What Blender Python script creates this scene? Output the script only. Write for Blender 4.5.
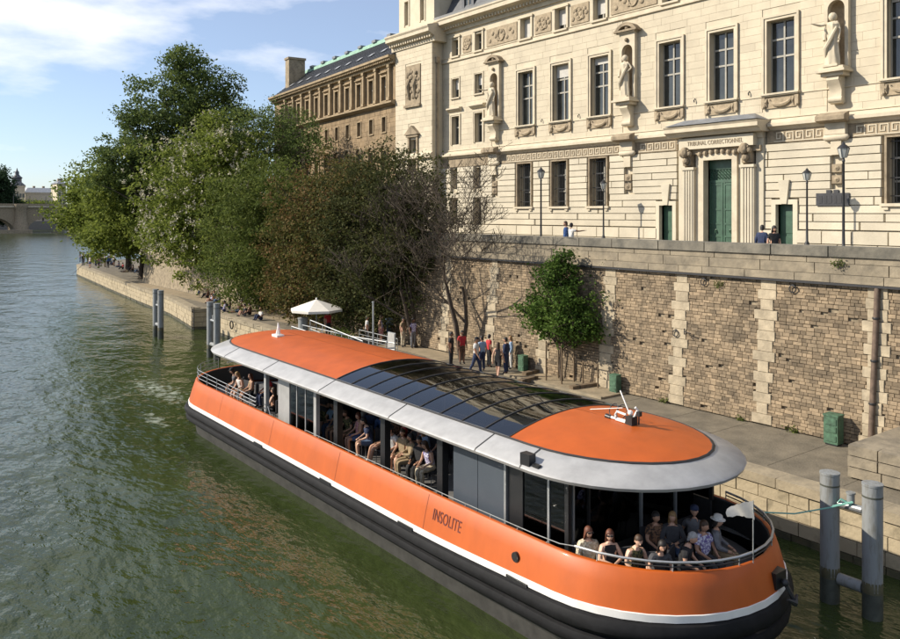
import bpy, bmesh, math, random
import numpy as np
from mathutils import Vector, Matrix, Euler
R = math.radians
rnd = random.Random(7)
nrs = np.random.RandomState(11)
for o in list(bpy.data.objects): bpy.data.objects.remove(o)
SC = bpy.context.scene
C = SC.collection
# ------------------------------------------------------------------ camera, world, sun, exposure
TH = R(37.33); F = 800.0; CAMZ = 9.5; CX = 450.0; CY = 213.0
cam = bpy.data.cameras.new('camera'); camo = bpy.data.objects.new('camera', cam); C.objects.link(camo)
camo.location = (0, 0, CAMZ); camo.rotation_euler = (R(90), 0, -TH)
cam.sensor_width = 36; cam.lens = 32.0; cam.shift_y = -0.1183; cam.clip_end = 6000; cam.clip_start = 0.3
SC.camera = camo
SUN_EL = R(32); SUN_AZ = -52.2            # towards (-X, +Y)
W = bpy.data.worlds.new('World'); SC.world = W; W.use_nodes = True
nt = W.node_tree; nt.nodes.clear()
def N(nt, t, **k):
    n = nt.nodes.new(t)
    for a, b in k.items(): setattr(n, a, b)
    return n
out = N(nt, 'ShaderNodeOutputWorld'); bg = N(nt, 'ShaderNodeBackground'); bg.inputs[1].default_value = 0.108
sky = N(nt, 'ShaderNodeTexSky', sky_type='NISHITA', sun_disc=False)
sky.sun_elevation = SUN_EL; sky.sun_rotation = R(SUN_AZ); sky.air_density = 0.85; sky.dust_density = 0.6; sky.ozone_density = 4.2
tc = N(nt, 'ShaderNodeTexCoord')
mp = N(nt, 'ShaderNodeMapping'); mp.inputs['Scale'].default_value = (1.0, 1.0, 3.2); mp.inputs['Location'].default_value = (5.1, 3.1, 0.9)
nz = N(nt, 'ShaderNodeTexNoise'); nz.inputs['Scale'].default_value = 2.6; nz.inputs['Detail'].default_value = 8; nz.inputs['Roughness'].default_value = 0.55
rp = N(nt, 'ShaderNodeValToRGB'); rp.color_ramp.elements[0].position = 0.50; rp.color_ramp.elements[0].color = (0, 0, 0, 1)
rp.color_ramp.elements[1].position = 0.68; rp.color_ramp.elements[1].color = (1, 1, 1, 1)
mul = N(nt, 'ShaderNodeMath', operation='MULTIPLY'); mul.inputs[1].default_value = 0.85
mx = N(nt, 'ShaderNodeMixRGB'); mx.inputs[2].default_value = (7.9, 7.9, 8.2, 1)
L = nt.links.new
L(tc.outputs['Generated'], mp.inputs[0]); L(mp.outputs[0], nz.inputs['Vector']); L(nz.outputs[0], rp.inputs[0])
veil = N(nt, 'ShaderNodeMath', operation='ADD'); veil.inputs[1].default_value = 0.17; L(rp.outputs[0], mul.inputs[0]); L(mul.outputs[0], veil.inputs[0]); L(veil.outputs[0], mx.inputs[0]); L(sky.outputs[0], mx.inputs[1]); L(mx.outputs[0], bg.inputs[0]); L(bg.outputs[0], out.inputs[0])
sl = bpy.data.lights.new('sun', 'SUN'); sl.energy = 4.6; sl.angle = R(0.5); sl.color = (1.0, 0.91, 0.77)
slo = bpy.data.objects.new('sun', sl); C.objects.link(slo)
ldir = Vector((1, -0.775, -0.8)).normalized()
slo.rotation_euler = ldir.to_track_quat('-Z', 'Y').to_euler()
SC.view_settings.view_transform = 'Standard'; SC.view_settings.look = 'None'; SC.view_settings.exposure = 0.57; SC.view_settings.gamma = 1
SC.render.resolution_x = 1024; SC.render.resolution_y = 727

# ------------------------------------------------------------------ view geometry helpers (metres from picture measurements)
ct, st_ = math.cos(TH), math.sin(TH)
def G(px, py, z):
    Z = F*(CAMZ-z)/(py-CY); Rr = (px-CX)*Z/F
    return Rr*ct + Z*st_, Z*ct - Rr*st_
def YW(px, X):                      # Y of the point of vertical plane X seen at column px
    t = (px-CX)/F
    return X*(ct - t*st_)/(st_ + t*ct)
# ------------------------------------------------------------------ materials
def mat(name, col, rough=0.8, metal=0.0, var=0.0, nscale=3.0, bump=0.0, bscale=20.0, rand=0.0, island=0.0, col2=None, ior=None, spec=None, trans=0.0, stretch=None, coat=0.0, detail=6, lo=0.35, hi=0.65, bdist=0.03):
    m = bpy.data.materials.new(name); m.use_nodes = True; nt = m.node_tree; b = nt.nodes['Principled BSDF']; L = nt.links.new
    b.inputs['Roughness'].default_value = rough; b.inputs['Metallic'].default_value = metal
    if ior: b.inputs['IOR'].default_value = ior
    if spec is not None: b.inputs['Specular IOR Level'].default_value = spec
    if coat: b.inputs['Coat Weight'].default_value = coat; b.inputs['Coat Roughness'].default_value = 0.1
    c = (*col, 1)
    b.inputs['Base Color'].default_value = c
    last = None
    tc = None
    def coords():
        nonlocal tc
        if tc is None:
            g = N(nt, 'ShaderNodeNewGeometry'); mp = N(nt, 'ShaderNodeMapping')
            if stretch: mp.inputs['Scale'].default_value = stretch
            L(g.outputs['Position'], mp.inputs[0]); tc = mp.outputs[0]
        return tc
    if var or col2:
        n = N(nt, 'ShaderNodeTexNoise'); n.inputs['Scale'].default_value = nscale; n.inputs['Detail'].default_value = detail; n.inputs['Roughness'].default_value = 0.62
        L(coords(), n.inputs['Vector'])
        r = N(nt, 'ShaderNodeValToRGB'); r.color_ramp.elements[0].position = lo; r.color_ramp.elements[1].position = hi
        d = col2 if col2 else tuple(v*(1-var) for v in col)
        r.color_ramp.elements[0].color = (*d, 1); r.color_ramp.elements[1].color = c
        L(n.outputs[0], r.inputs[0]); last = r.outputs[0]
    def vary(sock, amt):
        nonlocal last
        mr = N(nt, 'ShaderNodeMapRange'); mr.inputs[3].default_value = 1-amt; mr.inputs[4].default_value = 1+amt*0.6
        L(sock, mr.inputs[0])
        mm = N(nt, 'ShaderNodeMixRGB', blend_type='MULTIPLY'); mm.inputs[0].default_value = 1
        if last is not None: L(last, mm.inputs[1])
        else: mm.inputs[1].default_value = c
        L(mr.outputs[0], mm.inputs[2]); last = mm.outputs[0]
    if rand: oi = N(nt, 'ShaderNodeObjectInfo'); vary(oi.outputs['Random'], rand)
    if island: g2 = N(nt, 'ShaderNodeNewGeometry'); vary(g2.outputs['Random Per Island'], island)
    if last is not None: L(last, b.inputs['Base Color'])
    if bump:
        n = N(nt, 'ShaderNodeTexNoise'); n.inputs['Scale'].default_value = bscale; n.inputs['Detail'].default_value = 5
        L(coords(), n.inputs['Vector'])
        bp = N(nt, 'ShaderNodeBump'); bp.inputs['Strength'].default_value = bump; bp.inputs['Distance'].default_value = bdist
        L(n.outputs[0], bp.inputs['Height']); L(bp.outputs[0], b.inputs['Normal'])
    return m
def leafmat(name, cols, trans=0.35):
    m = bpy.data.materials.new(name); m.use_nodes = True; nt = m.node_tree; nt.nodes.clear(); L = nt.links.new
    o = N(nt, 'ShaderNodeOutputMaterial'); g = N(nt, 'ShaderNodeNewGeometry'); r = N(nt, 'ShaderNodeValToRGB')
    e = r.color_ramp.elements
    for i, c in enumerate(cols):
        p = i/(len(cols)-1) if len(cols) > 1 else 0
        el = e[0] if i == 0 else (e[len(e)-1] if i == len(cols)-1 else e.new(p))
        el.position = p; el.color = (*c, 1)
    n = N(nt, 'ShaderNodeTexNoise'); n.inputs['Scale'].default_value = 0.55; n.inputs['Detail'].default_value = 3
    L(g.outputs['Position'], n.inputs['Vector'])
    a = N(nt, 'ShaderNodeMath', operation='MULTIPLY_ADD'); a.inputs[1].default_value = 0.75; a.inputs[2].default_value = -0.37
    ad = N(nt, 'ShaderNodeMath', operation='ADD'); m2 = N(nt, 'ShaderNodeMath', operation='MULTIPLY'); m2.inputs[1].default_value = 1.0
    nm = N(nt, 'ShaderNodeMapRange'); nm.inputs[1].default_value = .3; nm.inputs[2].default_value = .7
    L(n.outputs[0], nm.inputs[0]); L(nm.outputs[0], m2.inputs[0]); m2.inputs[1].default_value = 0.55
    L(g.outputs['Random Per Island'], a.inputs[0]); a.inputs[2].default_value = -0.1
    L(a.outputs[0], ad.inputs[0]); L(m2.outputs[0], ad.inputs[1]); L(ad.outputs[0], r.inputs[0])
    d = N(nt, 'ShaderNodeBsdfPrincipled'); d.inputs['Roughness'].default_value = 0.75; d.inputs['Specular IOR Level'].default_value = 0.12
    t = N(nt, 'ShaderNodeBsdfTranslucent'); mxs = N(nt, 'ShaderNodeMixShader'); mxs.inputs[0].default_value = trans
    L(r.outputs[0], d.inputs['Base Color']); L(r.outputs[0], t.inputs[0]); L(d.outputs[0], mxs.inputs[1]); L(t.outputs[0], mxs.inputs[2]); L(mxs.outputs[0], o.inputs[0])
    return m
M = {}
M['lime'] = mat('limestone', (.56,.488,.36), .85, var=.14, nscale=.9, bump=.25, bscale=9, rand=.06, island=.06)
M['lime2'] = mat('limestone_lower', (.55,.49,.372), .85, var=.16, nscale=.7, bump=.3, bscale=9, rand=.07, stretch=(1,1,1))
M['limetrim'] = mat('limestone_trim', (.56,.485,.357), .8, var=.2, nscale=1.6, bump=.25, bscale=14)
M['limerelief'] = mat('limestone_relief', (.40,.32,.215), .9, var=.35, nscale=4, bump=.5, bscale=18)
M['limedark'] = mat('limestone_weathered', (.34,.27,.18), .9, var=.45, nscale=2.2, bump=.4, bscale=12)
M['oldstone'] = mat('ochre_sandstone', (.31,.22,.125), .9, var=.4, nscale=1.2, bump=.4, bscale=8, rand=.12)
M['oldtrim'] = mat('ochre_sandstone_trim', (.35,.265,.16), .9, var=.35, nscale=1.5)
M['slate'] = mat('slate', (.075,.08,.09), .55, var=.35, nscale=2.5, bump=.3, bscale=10, island=.25)
M['lead'] = mat('lead_sheet', (.19,.2,.215), .5, var=.3, nscale=2)
M['zinc'] = mat('zinc_gutter', (.36,.37,.38), .45, var=.2, nscale=1)
M['copper'] = mat('green_copper', (.25,.42,.32), .8, var=.3, nscale=2)
M['glass'] = mat('window_glass', (.045,.05,.046), .06, var=.6, nscale=.6, ior=1.6)
M['blind'] = mat('pale_blind', (.50,.48,.44), .9, var=.15, nscale=3)
M['winwood'] = mat('painted_window_frame', (.33,.31,.26), .6, var=.2, nscale=3)
M['green_door'] = mat('green_door_paint', (.045,.105,.065), .45, var=.35, nscale=2.5)
M['iron'] = mat('black_iron', (.022,.022,.024), .5, var=.3, nscale=8)
M['rubble'] = mat('ochre_wall_stone', (.29,.218,.138), .95, col2=(.15,.117,.078), nscale=1.1, bump=.6, bscale=11, island=.42, lo=.30, hi=.62)
M['mortar_dark'] = mat('dark_joint', (.09,.075,.05), .95)
M['mortar'] = mat('wall_mortar', (.32,.26,.175), .95, var=.5, nscale=3, bump=.6, bscale=14)
M['quoin'] = mat('pale_quoin_stone', (.45,.375,.26), .9, var=.35, nscale=2.6, bump=.5, bscale=11, rand=.13)
M['parapet'] = mat('weathered_parapet_stone', (.28,.235,.165), .92, col2=(.14,.12,.088), nscale=1.5, bump=.6, bscale=8, rand=.08, lo=.3, hi=.62)
M['parapettop'] = mat('grey_coping_stone', (.20,.18,.14), .92, col2=(.09,.085,.07), nscale=1.3, bump=.6, bscale=8, rand=.12)
M['qblock'] = mat('quay_edge_stone', (.37,.305,.20), .9, col2=(.20,.165,.105), nscale=2.4, bump=.7, bscale=8, rand=.08, island=.08, lo=.28, hi=.50)
M['algae'] = mat('wet_quay_stone', (.10,.085,.045), .6, col2=(.05,.05,.03), nscale=2.5, bump=.6, bscale=8, rand=.2, island=.2)
M['paving'] = mat('quay_paving', (.19,.16,.112), .95, col2=(.10,.085,.06), nscale=1.3, bump=.6, bscale=14, lo=.3, hi=.7)
M['earth'] = mat('dusty_earth', (.30,.235,.15), .95, col2=(.2,.16,.1), nscale=1.2, bump=.6, bscale=10)
M['coping'] = mat('quay_coping_stone', (.31,.255,.17), .9, col2=(.19,.16,.11), nscale=1.5, bump=.5, bscale=9, rand=.14)
M['asphalt'] = mat('asphalt', (.055,.055,.055), .9, var=.3, nscale=2, bump=.4, bscale=30)
M['pavement'] = mat('pavement_slab', (.24,.22,.19), .9, var=.3, nscale=2)
M['steel'] = mat('grey_painted_steel', (.215,.225,.225), .6, col2=(.14,.135,.115), nscale=3.2, bump=.2, bscale=9, stretch=(2.5,2.5,.5), lo=.3, hi=.5)
M['steelrust'] = mat('wet_steel', (.07,.075,.06), .5, var=.4, nscale=4)
M['galv'] = mat('galvanised_tube', (.42,.43,.43), .35, metal=.6, var=.15, nscale=6)
M['orange'] = mat('orange_boat_paint', (.46,.093,.011), .5, var=.18, nscale=1.3, stretch=(1,1,.35), coat=.06, spec=.35, bump=.04, bscale=2.2, bdist=.05)
M['silver'] = mat('silver_boat_paint', (.40,.395,.385), .45, metal=.15, var=.22, nscale=1.8, coat=.2)
M['white'] = mat('white_paint', (.78,.76,.72), .45, var=.12, nscale=2)
M['rubber'] = mat('black_rubber', (.012,.012,.013), .7, spec=.2, var=.4, nscale=3, bump=.15, bscale=5)
M['hullgrey'] = mat('grey_hull_steel', (.055,.053,.048), .6, spec=.3, var=.4, nscale=2.5)
M['ceiling'] = mat('grey_ceiling', (.16,.155,.145), .6)
M['deck'] = mat('deck_floor', (.16,.155,.15), .75, var=.3, nscale=3)
M['inner'] = mat('dark_inner_bulwark', (.022,.021,.021), .6, var=.3, nscale=2)
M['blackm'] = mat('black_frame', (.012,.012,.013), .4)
M['slatepanel'] = mat('slate_grey_panel', (.060,.072,.088), .38, var=.1, nscale=1)
M['seam'] = mat('paint_seam', (.22,.04,.008), .6)
M['letter'] = mat('dark_lettering', (.12,.018,.012), .5)
M['engr'] = mat('carved_lettering', (.24,.185,.12), .8)
M['board'] = mat('pale_board', (.38,.37,.35), .6, var=.2, nscale=4)
M['cloth_white'] = mat('white_canvas', (.72,.68,.6), .8, var=.08, nscale=5)
M['wood'] = mat('weathered_timber', (.17,.12,.07), .85, var=.4, nscale=6)
M['greenbin'] = mat('green_box_paint', (.075,.16,.095), .6, var=.55, nscale=6)
M['bark'] = mat('brown_bark', (.075,.055,.038), .95, var=.4, nscale=6, bump=.7, bscale=14)
M['twig'] = mat('grey_twig', (.085,.065,.045), .95, var=.3, nscale=4)
M['yellow'] = mat('yellow_plastic', (.6,.42,.03), .5)
M['rope'] = mat('teal_rope', (.16,.36,.30), .9)
M['chrome'] = mat('chrome', (.62,.62,.6), .15, metal=1)
M['seatfab'] = mat('dark_seat_fabric', (.035,.035,.04), .8)
def glassmat(name, tint, refl=1.5, tr=0.6):
    m = bpy.data.materials.new(name); m.use_nodes = True; nt = m.node_tree; nt.nodes.clear(); L = nt.links.new
    o = N(nt, 'ShaderNodeOutputMaterial'); t = N(nt, 'ShaderNodeBsdfTransparent'); t.inputs[0].default_value = (*tint, 1)
    g = N(nt, 'ShaderNodeBsdfGlossy'); g.inputs['Roughness'].default_value = .03; f = N(nt, 'ShaderNodeFresnel'); f.inputs[0].default_value = refl
    mxs = N(nt, 'ShaderNodeMixShader'); L(f.outputs[0], mxs.inputs[0]); L(t.outputs[0], mxs.inputs[1]); L(g.outputs[0], mxs.inputs[2]); L(mxs.outputs[0], o.inputs[0])
    return m
M['roofglass'] = glassmat('tinted_roof_glass', (.70,.71,.70), 2.2)
M['cabinglass'] = glassmat('cabin_glass', (.50,.54,.51), 1.7)
M['clear'] = glassmat('lantern_glass', (.75,.78,.75), 1.5)
M['frost'] = mat('frosted_lantern_glass', (.42,.43,.40), .25, ior=1.5)
# water
def watermat():
    m = bpy.data.materials.new('river_water'); m.use_nodes = True; nt = m.node_tree; b = nt.nodes['Principled BSDF']; L = nt.links.new
    b.inputs['Roughness'].default_value = .1; b.inputs['IOR'].default_value = 1.33; b.inputs['Specular IOR Level'].default_value = .36
    g = N(nt, 'ShaderNodeNewGeometry')
    def noise(scale, stretch, det, rot=0):
        mp = N(nt, 'ShaderNodeMapping'); mp.inputs['Scale'].default_value = stretch; mp.inputs['Rotation'].default_value = (0, 0, R(rot))
        n = N(nt, 'ShaderNodeTexNoise'); n.inputs['Scale'].default_value = scale; n.inputs['Detail'].default_value = det; n.inputs['Roughness'].default_value = .6
        L(g.outputs['Position'], mp.inputs[0]); L(mp.outputs[0], n.inputs['Vector']); return n.outputs[0]
    c = noise(.22, (1,.45,1), 5)
    r = N(nt, 'ShaderNodeValToRGB'); r.color_ramp.elements[0].position = .35; r.color_ramp.elements[1].position = .7
    r.color_ramp.elements[0].color = (.025,.036,.010,1); r.color_ramp.elements[1].color = (.040,.053,.017,1)
    L(c, r.inputs[0]); L(r.outputs[0], b.inputs['Base Color'])
    prev = None
    for (s, stv, det, rot, strg, dist) in ((.30,(1.0,.6,1),4,20,.6,.55),(1.3,(1,.5,1),4,-25,.75,.13),(5.5,(1,.6,1),2,10,.35,.022)):
        bp = N(nt, 'ShaderNodeBump'); bp.inputs['Strength'].default_value = strg; bp.inputs['Distance'].default_value = dist
        L(noise(s, stv, det, rot), bp.inputs['Height'])
        if prev: L(prev.outputs[0], bp.inputs['Normal'])
        prev = bp
    L(prev.outputs[0], b.inputs['Normal'])
    # churned foam behind the stern
    def V(x, y, sx, sy):
        mp = N(nt, 'ShaderNodeMapping'); mp.vector_type = 'POINT'; mp.inputs['Location'].default_value = (-x/sx, -y/sy, 0); mp.inputs['Scale'].default_value = (1/sx, 1/sy, 1)
        ln = N(nt, 'ShaderNodeVectorMath', operation='LENGTH'); L(g.outputs['Position'], mp.inputs[0]); L(mp.outputs[0], ln.inputs[0])
        mr = N(nt, 'ShaderNodeMapRange'); mr.interpolation_type = 'SMOOTHSTEP'; mr.inputs[1].default_value = 1; mr.inputs[2].default_value = 0; L(ln.outputs['Value'], mr.inputs[0]); return mr.outputs[0]
    a1 = V(13.6, 43.5, 2.4, 10.5); a2 = V(11.5, 37.4, 1.0, 3.6)
    mxm = N(nt, 'ShaderNodeMath', operation='MAXIMUM'); L(a1, mxm.inputs[0]); L(a2, mxm.inputs[1])
    fn = noise(2.6, (1,.8,1), 8, 15); sub = N(nt, 'ShaderNodeMath', operation='MULTIPLY_ADD'); sub.inputs[1].default_value = .40; sub.inputs[2].default_value = -.79
    L(mxm.outputs[0], sub.inputs[0]); ad = N(nt, 'ShaderNodeMath', operation='ADD'); L(sub.outputs[0], ad.inputs[0]); L(fn, ad.inputs[1])
    mr = N(nt, 'ShaderNodeMapRange'); mr.inputs[1].default_value = 0; mr.inputs[2].default_value = .30; L(ad.outputs[0], mr.inputs[0])
    mc = N(nt, 'ShaderNodeMixRGB'); L(mr.outputs[0], mc.inputs[0]); L(r.outputs[0], mc.inputs[1]); mc.inputs[2].default_value = (.34,.37,.30,1); L(mc.outputs[0], b.inputs['Base Color'])
    rr = N(nt, 'ShaderNodeMapRange'); rr.inputs[3].default_value = .1; rr.inputs[4].default_value = .7; L(mr.outputs[0], rr.inputs[0]); L(rr.outputs[0], b.inputs['Roughness'])
    return m
M['water'] = watermat()
# ------------------------------------------------------------------ mesh builder
class MB:
    def __init__(s): s.v = []; s.f = []; s.sm = []
    def add(s, vs, fs, smooth=False):
        o = len(s.v); s.v += [tuple(p) for p in vs]
        for f in fs: s.f.append([i+o for i in f]); s.sm.append(smooth)
        return s
    def box(s, x0, y0, z0, x1, y1, z1, mtx=None):
        if x0 > x1: x0, x1 = x1, x0
        if y0 > y1: y0, y1 = y1, y0
        if z0 > z1: z0, z1 = z1, z0
        vs = [(x0,y0,z0),(x1,y0,z0),(x1,y1,z0),(x0,y1,z0),(x0,y0,z1),(x1,y0,z1),(x1,y1,z1),(x0,y1,z1)]
        if mtx: vs = [mtx @ Vector(v) for v in vs]
        return s.add(vs, [(0,3,2,1),(4,5,6,7),(0,1,5,4),(1,2,6,5),(2,3,7,6),(3,0,4,7)])
    def ring(s, pts_list, closed=True, cap=True, smooth=True):
        n = len(pts_list[0]); vs = [p for r in pts_list for p in r]; fs = []
        for k in range(len(pts_list)-1):
            for i in range(n if closed else n-1):
                j = (i+1) % n; fs.append((k*n+i, k*n+j, (k+1)*n+j, (k+1)*n+i))
        o = len(s.v); s.add(vs, fs, smooth)
        if cap:
            s.f.append([o+i for i in range(n)][::-1]); s.sm.append(False)
            b = o+(len(pts_list)-1)*n; s.f.append([b+i for i in range(n)]); s.sm.append(False)
        return s
    def tube(s, pts, r, n=6, r2=None, cap=True):
        pts = [Vector(p) for p in pts]; rings = []
        rs = r if isinstance(r, (list, tuple)) else [r + ((r2 if r2 is not None else r)-r)*i/max(1, len(pts)-1) for i in range(len(pts))]
        up = Vector((0.13, 0.21, 1)).normalized()
        for i, p in enumerate(pts):
            d = (pts[min(i+1, len(pts)-1)]-pts[max(i-1, 0)])
            if d.length < 1e-9: d = Vector((0,0,1))
            d.normalize(); u = up if abs(d.dot(up)) < .95 else Vector((1,0,0))
            a = d.cross(u).normalized(); b = d.cross(a)
            rings.append([p + a*(rs[i]*math.cos(2*math.pi*k/n)) + b*(rs[i]*math.sin(2*math.pi*k/n)) for k in range(n)])
        return s.ring(rings, True, cap, n > 4)
    def lathe(s, prof, n=12, c=(0,0,0), sy=1.0, wob=None):
        rings = []
        for (r, z) in prof:
            rings.append([(c[0]+max(r, 1e-4)*math.cos(2*math.pi*k/n)*(1+(wob(k/n, z) if wob else 0)), c[1]+sy*max(r, 1e-4)*math.sin(2*math.pi*k/n)*(1+(wob(k/n, z) if wob else 0)), c[2]+z) for k in range(n)])
        return s.ring(rings, True, True, True)
    def prof(s, pts, y0, y1):          # profile (x,z) extruded along Y
        a = sum(pts[i][0]*pts[(i+1) % len(pts)][1]-pts[(i+1) % len(pts)][0]*pts[i][1] for i in range(len(pts)))
        if a < 0: pts = pts[::-1]
        r0 = [(x, y0, z) for x, z in pts]; r1 = [(x, y1, z) for x, z in pts]
        n = len(pts); fs = [(i, i+n, (i+1) % n+n, (i+1) % n) for i in range(n)]
        fs += [tuple(range(n)), tuple(range(2*n-1, n-1, -1))]
        return s.add(r0+r1, fs)
    def ball(s, c, r, n=8, m=6, sc=(1,1,1)):
        rings = []
        for j in range(1, m):
            a = math.pi*j/m
            rings.append([(c[0]+r*sc[0]*math.sin(a)*math.cos(2*math.pi*k/n), c[1]+r*sc[1]*math.sin(a)*math.sin(2*math.pi*k/n), c[2]-r*sc[2]*math.cos(a)) for k in range(n)])
        return s.ring(rings, True, True, True)
    def mesh(s, name, m=None):
        me = bpy.data.meshes.new(name); me.from_pydata(s.v, [], s.f); me.polygons.foreach_set('use_smooth', s.sm); me.update()
        if any(s.sm): me.set_sharp_from_angle(angle=R(38))
        if m: me.materials.append(M[m] if isinstance(m, str) else m)
        return me
    def build(s, name, m, parent=None, **k): return link(name, s.mesh(name, m), parent, **k)
def link(name, me, parent=None, loc=None, label=None, cat=None, group=None, kind=None):
    o = bpy.data.objects.new(name, me); C.objects.link(o)
    if parent: o.parent = parent
    if loc: o.location = loc
    return tag(o, label, cat, group, kind)
def tag(o, label=None, cat=None, group=None, kind=None):
    if label: o['label'] = label
    if cat: o['category'] = cat
    if group: o['group'] = group
    if kind: o['kind'] = kind
    return o
def empty(name, loc=(0,0,0), rz=0, **k):
    o = bpy.data.objects.new(name, None); C.objects.link(o); o.location = loc; o.rotation_euler = (0,0,rz); o.empty_display_size = .3
    return tag(o, **k)
kids = {}
def copy_tree(o, parent=None, loc=None, rz=None, **k):
    c = o.copy(); C.objects.link(c); c.parent = parent
    if loc is not None: c.location = loc
    if rz is not None: c.rotation_euler = (0,0,rz)
    for ch in [x for x in o.children]: copy_tree(ch, c)
    return tag(c, **k)
def box(name, m, parent, *a, **k): return MB().box(*a).build(name, m, parent, **k)
def np_mesh(name, V, Q, m, smooth=False):
    me = bpy.data.meshes.new(name); me.vertices.add(len(V)); me.vertices.foreach_set('co', V.astype(np.float32).ravel())
    k = Q.shape[1]; me.loops.add(Q.size); me.loops.foreach_set('vertex_index', Q.astype(np.int32).ravel())
    me.polygons.add(len(Q)); me.polygons.foreach_set('loop_start', np.arange(len(Q), dtype=np.int32)*k)
    me.polygons.foreach_set('loop_total', np.full(len(Q), k, dtype=np.int32)); me.update(calc_edges=True)
    if smooth: me.polygons.foreach_set('use_smooth', np.ones(len(Q), dtype=bool))
    if m: me.materials.append(M[m])
    return me
def text_mesh(s, size, ext, m, name='lettering', sx=1.0, space=1.0):
    cu = bpy.data.curves.new(name, 'FONT'); cu.body = s; cu.size = size; cu.extrude = ext; cu.align_x = 'CENTER'; cu.align_y = 'CENTER'; cu.space_character = space
    o = bpy.data.objects.new(name, cu); C.objects.link(o); bpy.context.view_layer.update()
    me = bpy.data.meshes.new_from_object(o.evaluated_get(bpy.context.evaluated_depsgraph_get()))
    C.objects.unlink(o); bpy.data.objects.remove(o); me.name = name; me.materials.clear(); me.materials.append(M[m])
    for v in me.vertices: v.co.x *= sx
    return me
# unit masonry block: faces -X, local size 1 (depth 0..1 towards +X, y 0..1, z 0..1), chamfered front
def unit_block(m, ch=.03):
    c = ch
    vs = [(1,0,0),(1,1,0),(1,1,1),(1,0,1),(.25,0,0),(.25,1,0),(.25,1,1),(.25,0,1),(0,c*.4,c),(0,1-c*.4,c),(0,1-c*.4,1-c),(0,c*.4,1-c)]
    fs = [(0,4,5,1),(1,5,6,2),(2,6,7,3),(3,7,4,0),(4,8,9,5),(5,9,10,6),(6,10,11,7),(7,11,8,4),(8,11,10,9)]
    me = bpy.data.meshes.new('stone'); me.from_pydata(vs, [], fs); me.materials.append(M[m]); me.update(); return me, vs, fs
def masonry(parent, blocks, m, name='stone', limit=300, ch=.04, stuff='stonework'):
    """blocks: (x, y0, y1, z0, z1, depth); front face at x. nearest `limit` are objects, rest joined."""
    me, vs, fs = unit_block(m, ch)
    blocks = sorted(blocks, key=lambda b: b[0]**2 + ((b[1]+b[2])/2-2)**2)
    for b in blocks[:limit]:
        o = bpy.data.objects.new(name, me); C.objects.link(o); o.parent = parent
        o.location = (b[0], b[1], b[3]); o.scale = (b[5], b[2]-b[1], b[4]-b[3])
    if len(blocks) > limit:
        mb = MB()
        for b in blocks[limit:]:
            mb.add([(b[0]+v[0]*b[5], b[1]+v[1]*(b[2]-b[1]), b[3]+v[2]*(b[4]-b[3])) for v in vs], fs)
        mb.build(stuff, m, parent, kind='stuff')
def rows(y0, y1, z0, z1, h, lmin, lmax, x, depth, holes=(), gap=.02, jit=.01, seed=1, hj=0.0):
    r = random.Random(seed); out = []; z = z0
    while z < z1-.05:
        hh = min(h*(1+r.uniform(-hj, hj)), z1-z)
        if z1-z-hh < h*.4: hh = z1-z
        y = y0 - r.uniform(0, lmax)
        iv = []
        while y < y1:
            l = r.uniform(lmin, lmax); a, b = max(y, y0), min(y+l, y1); y += l
            if b-a > .06: iv.append((a, b))
        for (a, b) in iv:
            segs = [(a, b)]
            for (ha, hb, hz0, hz1) in holes:
                if hz1 <= z+.03 or hz0 >= z+hh-.03: continue
                ns = []
                for (p, q) in segs:
                    if hb <= p or ha >= q: ns.append((p, q)); continue
                    if ha-p > .06: ns.append((p, ha))
                    if q-hb > .06: ns.append((hb, q))
                segs = ns
            for (p, q) in segs:
                out.append((x+r.uniform(-jit, jit), p+gap/2, q-gap/2, z+gap/2, z+hh-gap/2, depth))
        z += hh
    return out
def holed_wall(mb, x0, x1, y0, y1, z0, z1, holes):
    ys = sorted(set([y0, y1]+[min(max(v, y0), y1) for h in holes for v in h[:2]])); zs = sorted(set([z0, z1]+[min(max(v, z0), z1) for h in holes for v in h[2:4]]))
    for i in range(len(ys)-1):
        k = 0
        while k < len(zs)-1:
            cy = (ys[i]+ys[i+1])/2
            def solid(q):
                cz = (zs[q]+zs[q+1])/2
                return not any(h[0] < cy < h[1] and h[2] < cz < h[3] for h in holes)
            if not solid(k): k += 1; continue
            e = k
            while e+1 < len(zs)-1 and solid(e+1): e += 1
            mb.box(x0, ys[i], zs[k], x1, ys[i+1], zs[e+1]); k = e+1
    return mb
# ================================================================== SETTING
me = MB().add([(-2500,-600,0),(2500,-600,0),(2500,4000,0),(-2500,4000,0)], [(0,1,2,3)]).mesh('river_water', 'water')
link('river_water', me, kind='structure')
EDGE = [(21.4,-12),(21.8,6),(22.1,20),(22.7,38),(23.5,60.4),(24.0,64.2)]
EDGE2 = [(22.9,64.6)] + [G(px,py,1.7) for px,py in ((170,297),(140.7,287.5),(110,276.5),(90,269),(77,264.2))]
tipx, tipy = EDGE2[-1]
POLY = EDGE+EDGE2+[(tipx+2.5,tipy+5),(tipx+9,tipy+9),(tipx+20,tipy+12)]
def quay_sheet(name, z, inset, m, x1):
    pts = [(x+inset, y) for x, y in POLY] + [(x1, tipy+12), (x1, -12)]
    vs = [(x, y, z) for x, y in pts]; return MB().add(vs, [tuple(range(len(vs)))]).build(name, m, kind='structure')
quay_sheet('low_quay', 1.66, .25, 'paving', 60)
pj = MB(); rj = random.Random(9); yy = 6.0
while yy < 62: pj.box(22.9, yy, 1.64, 27.0, yy+.02, 1.6645); yy += rj.uniform(2.2, 3.4)
pj.build('paving_joints', 'mortar_dark', None, kind='structure')
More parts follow.
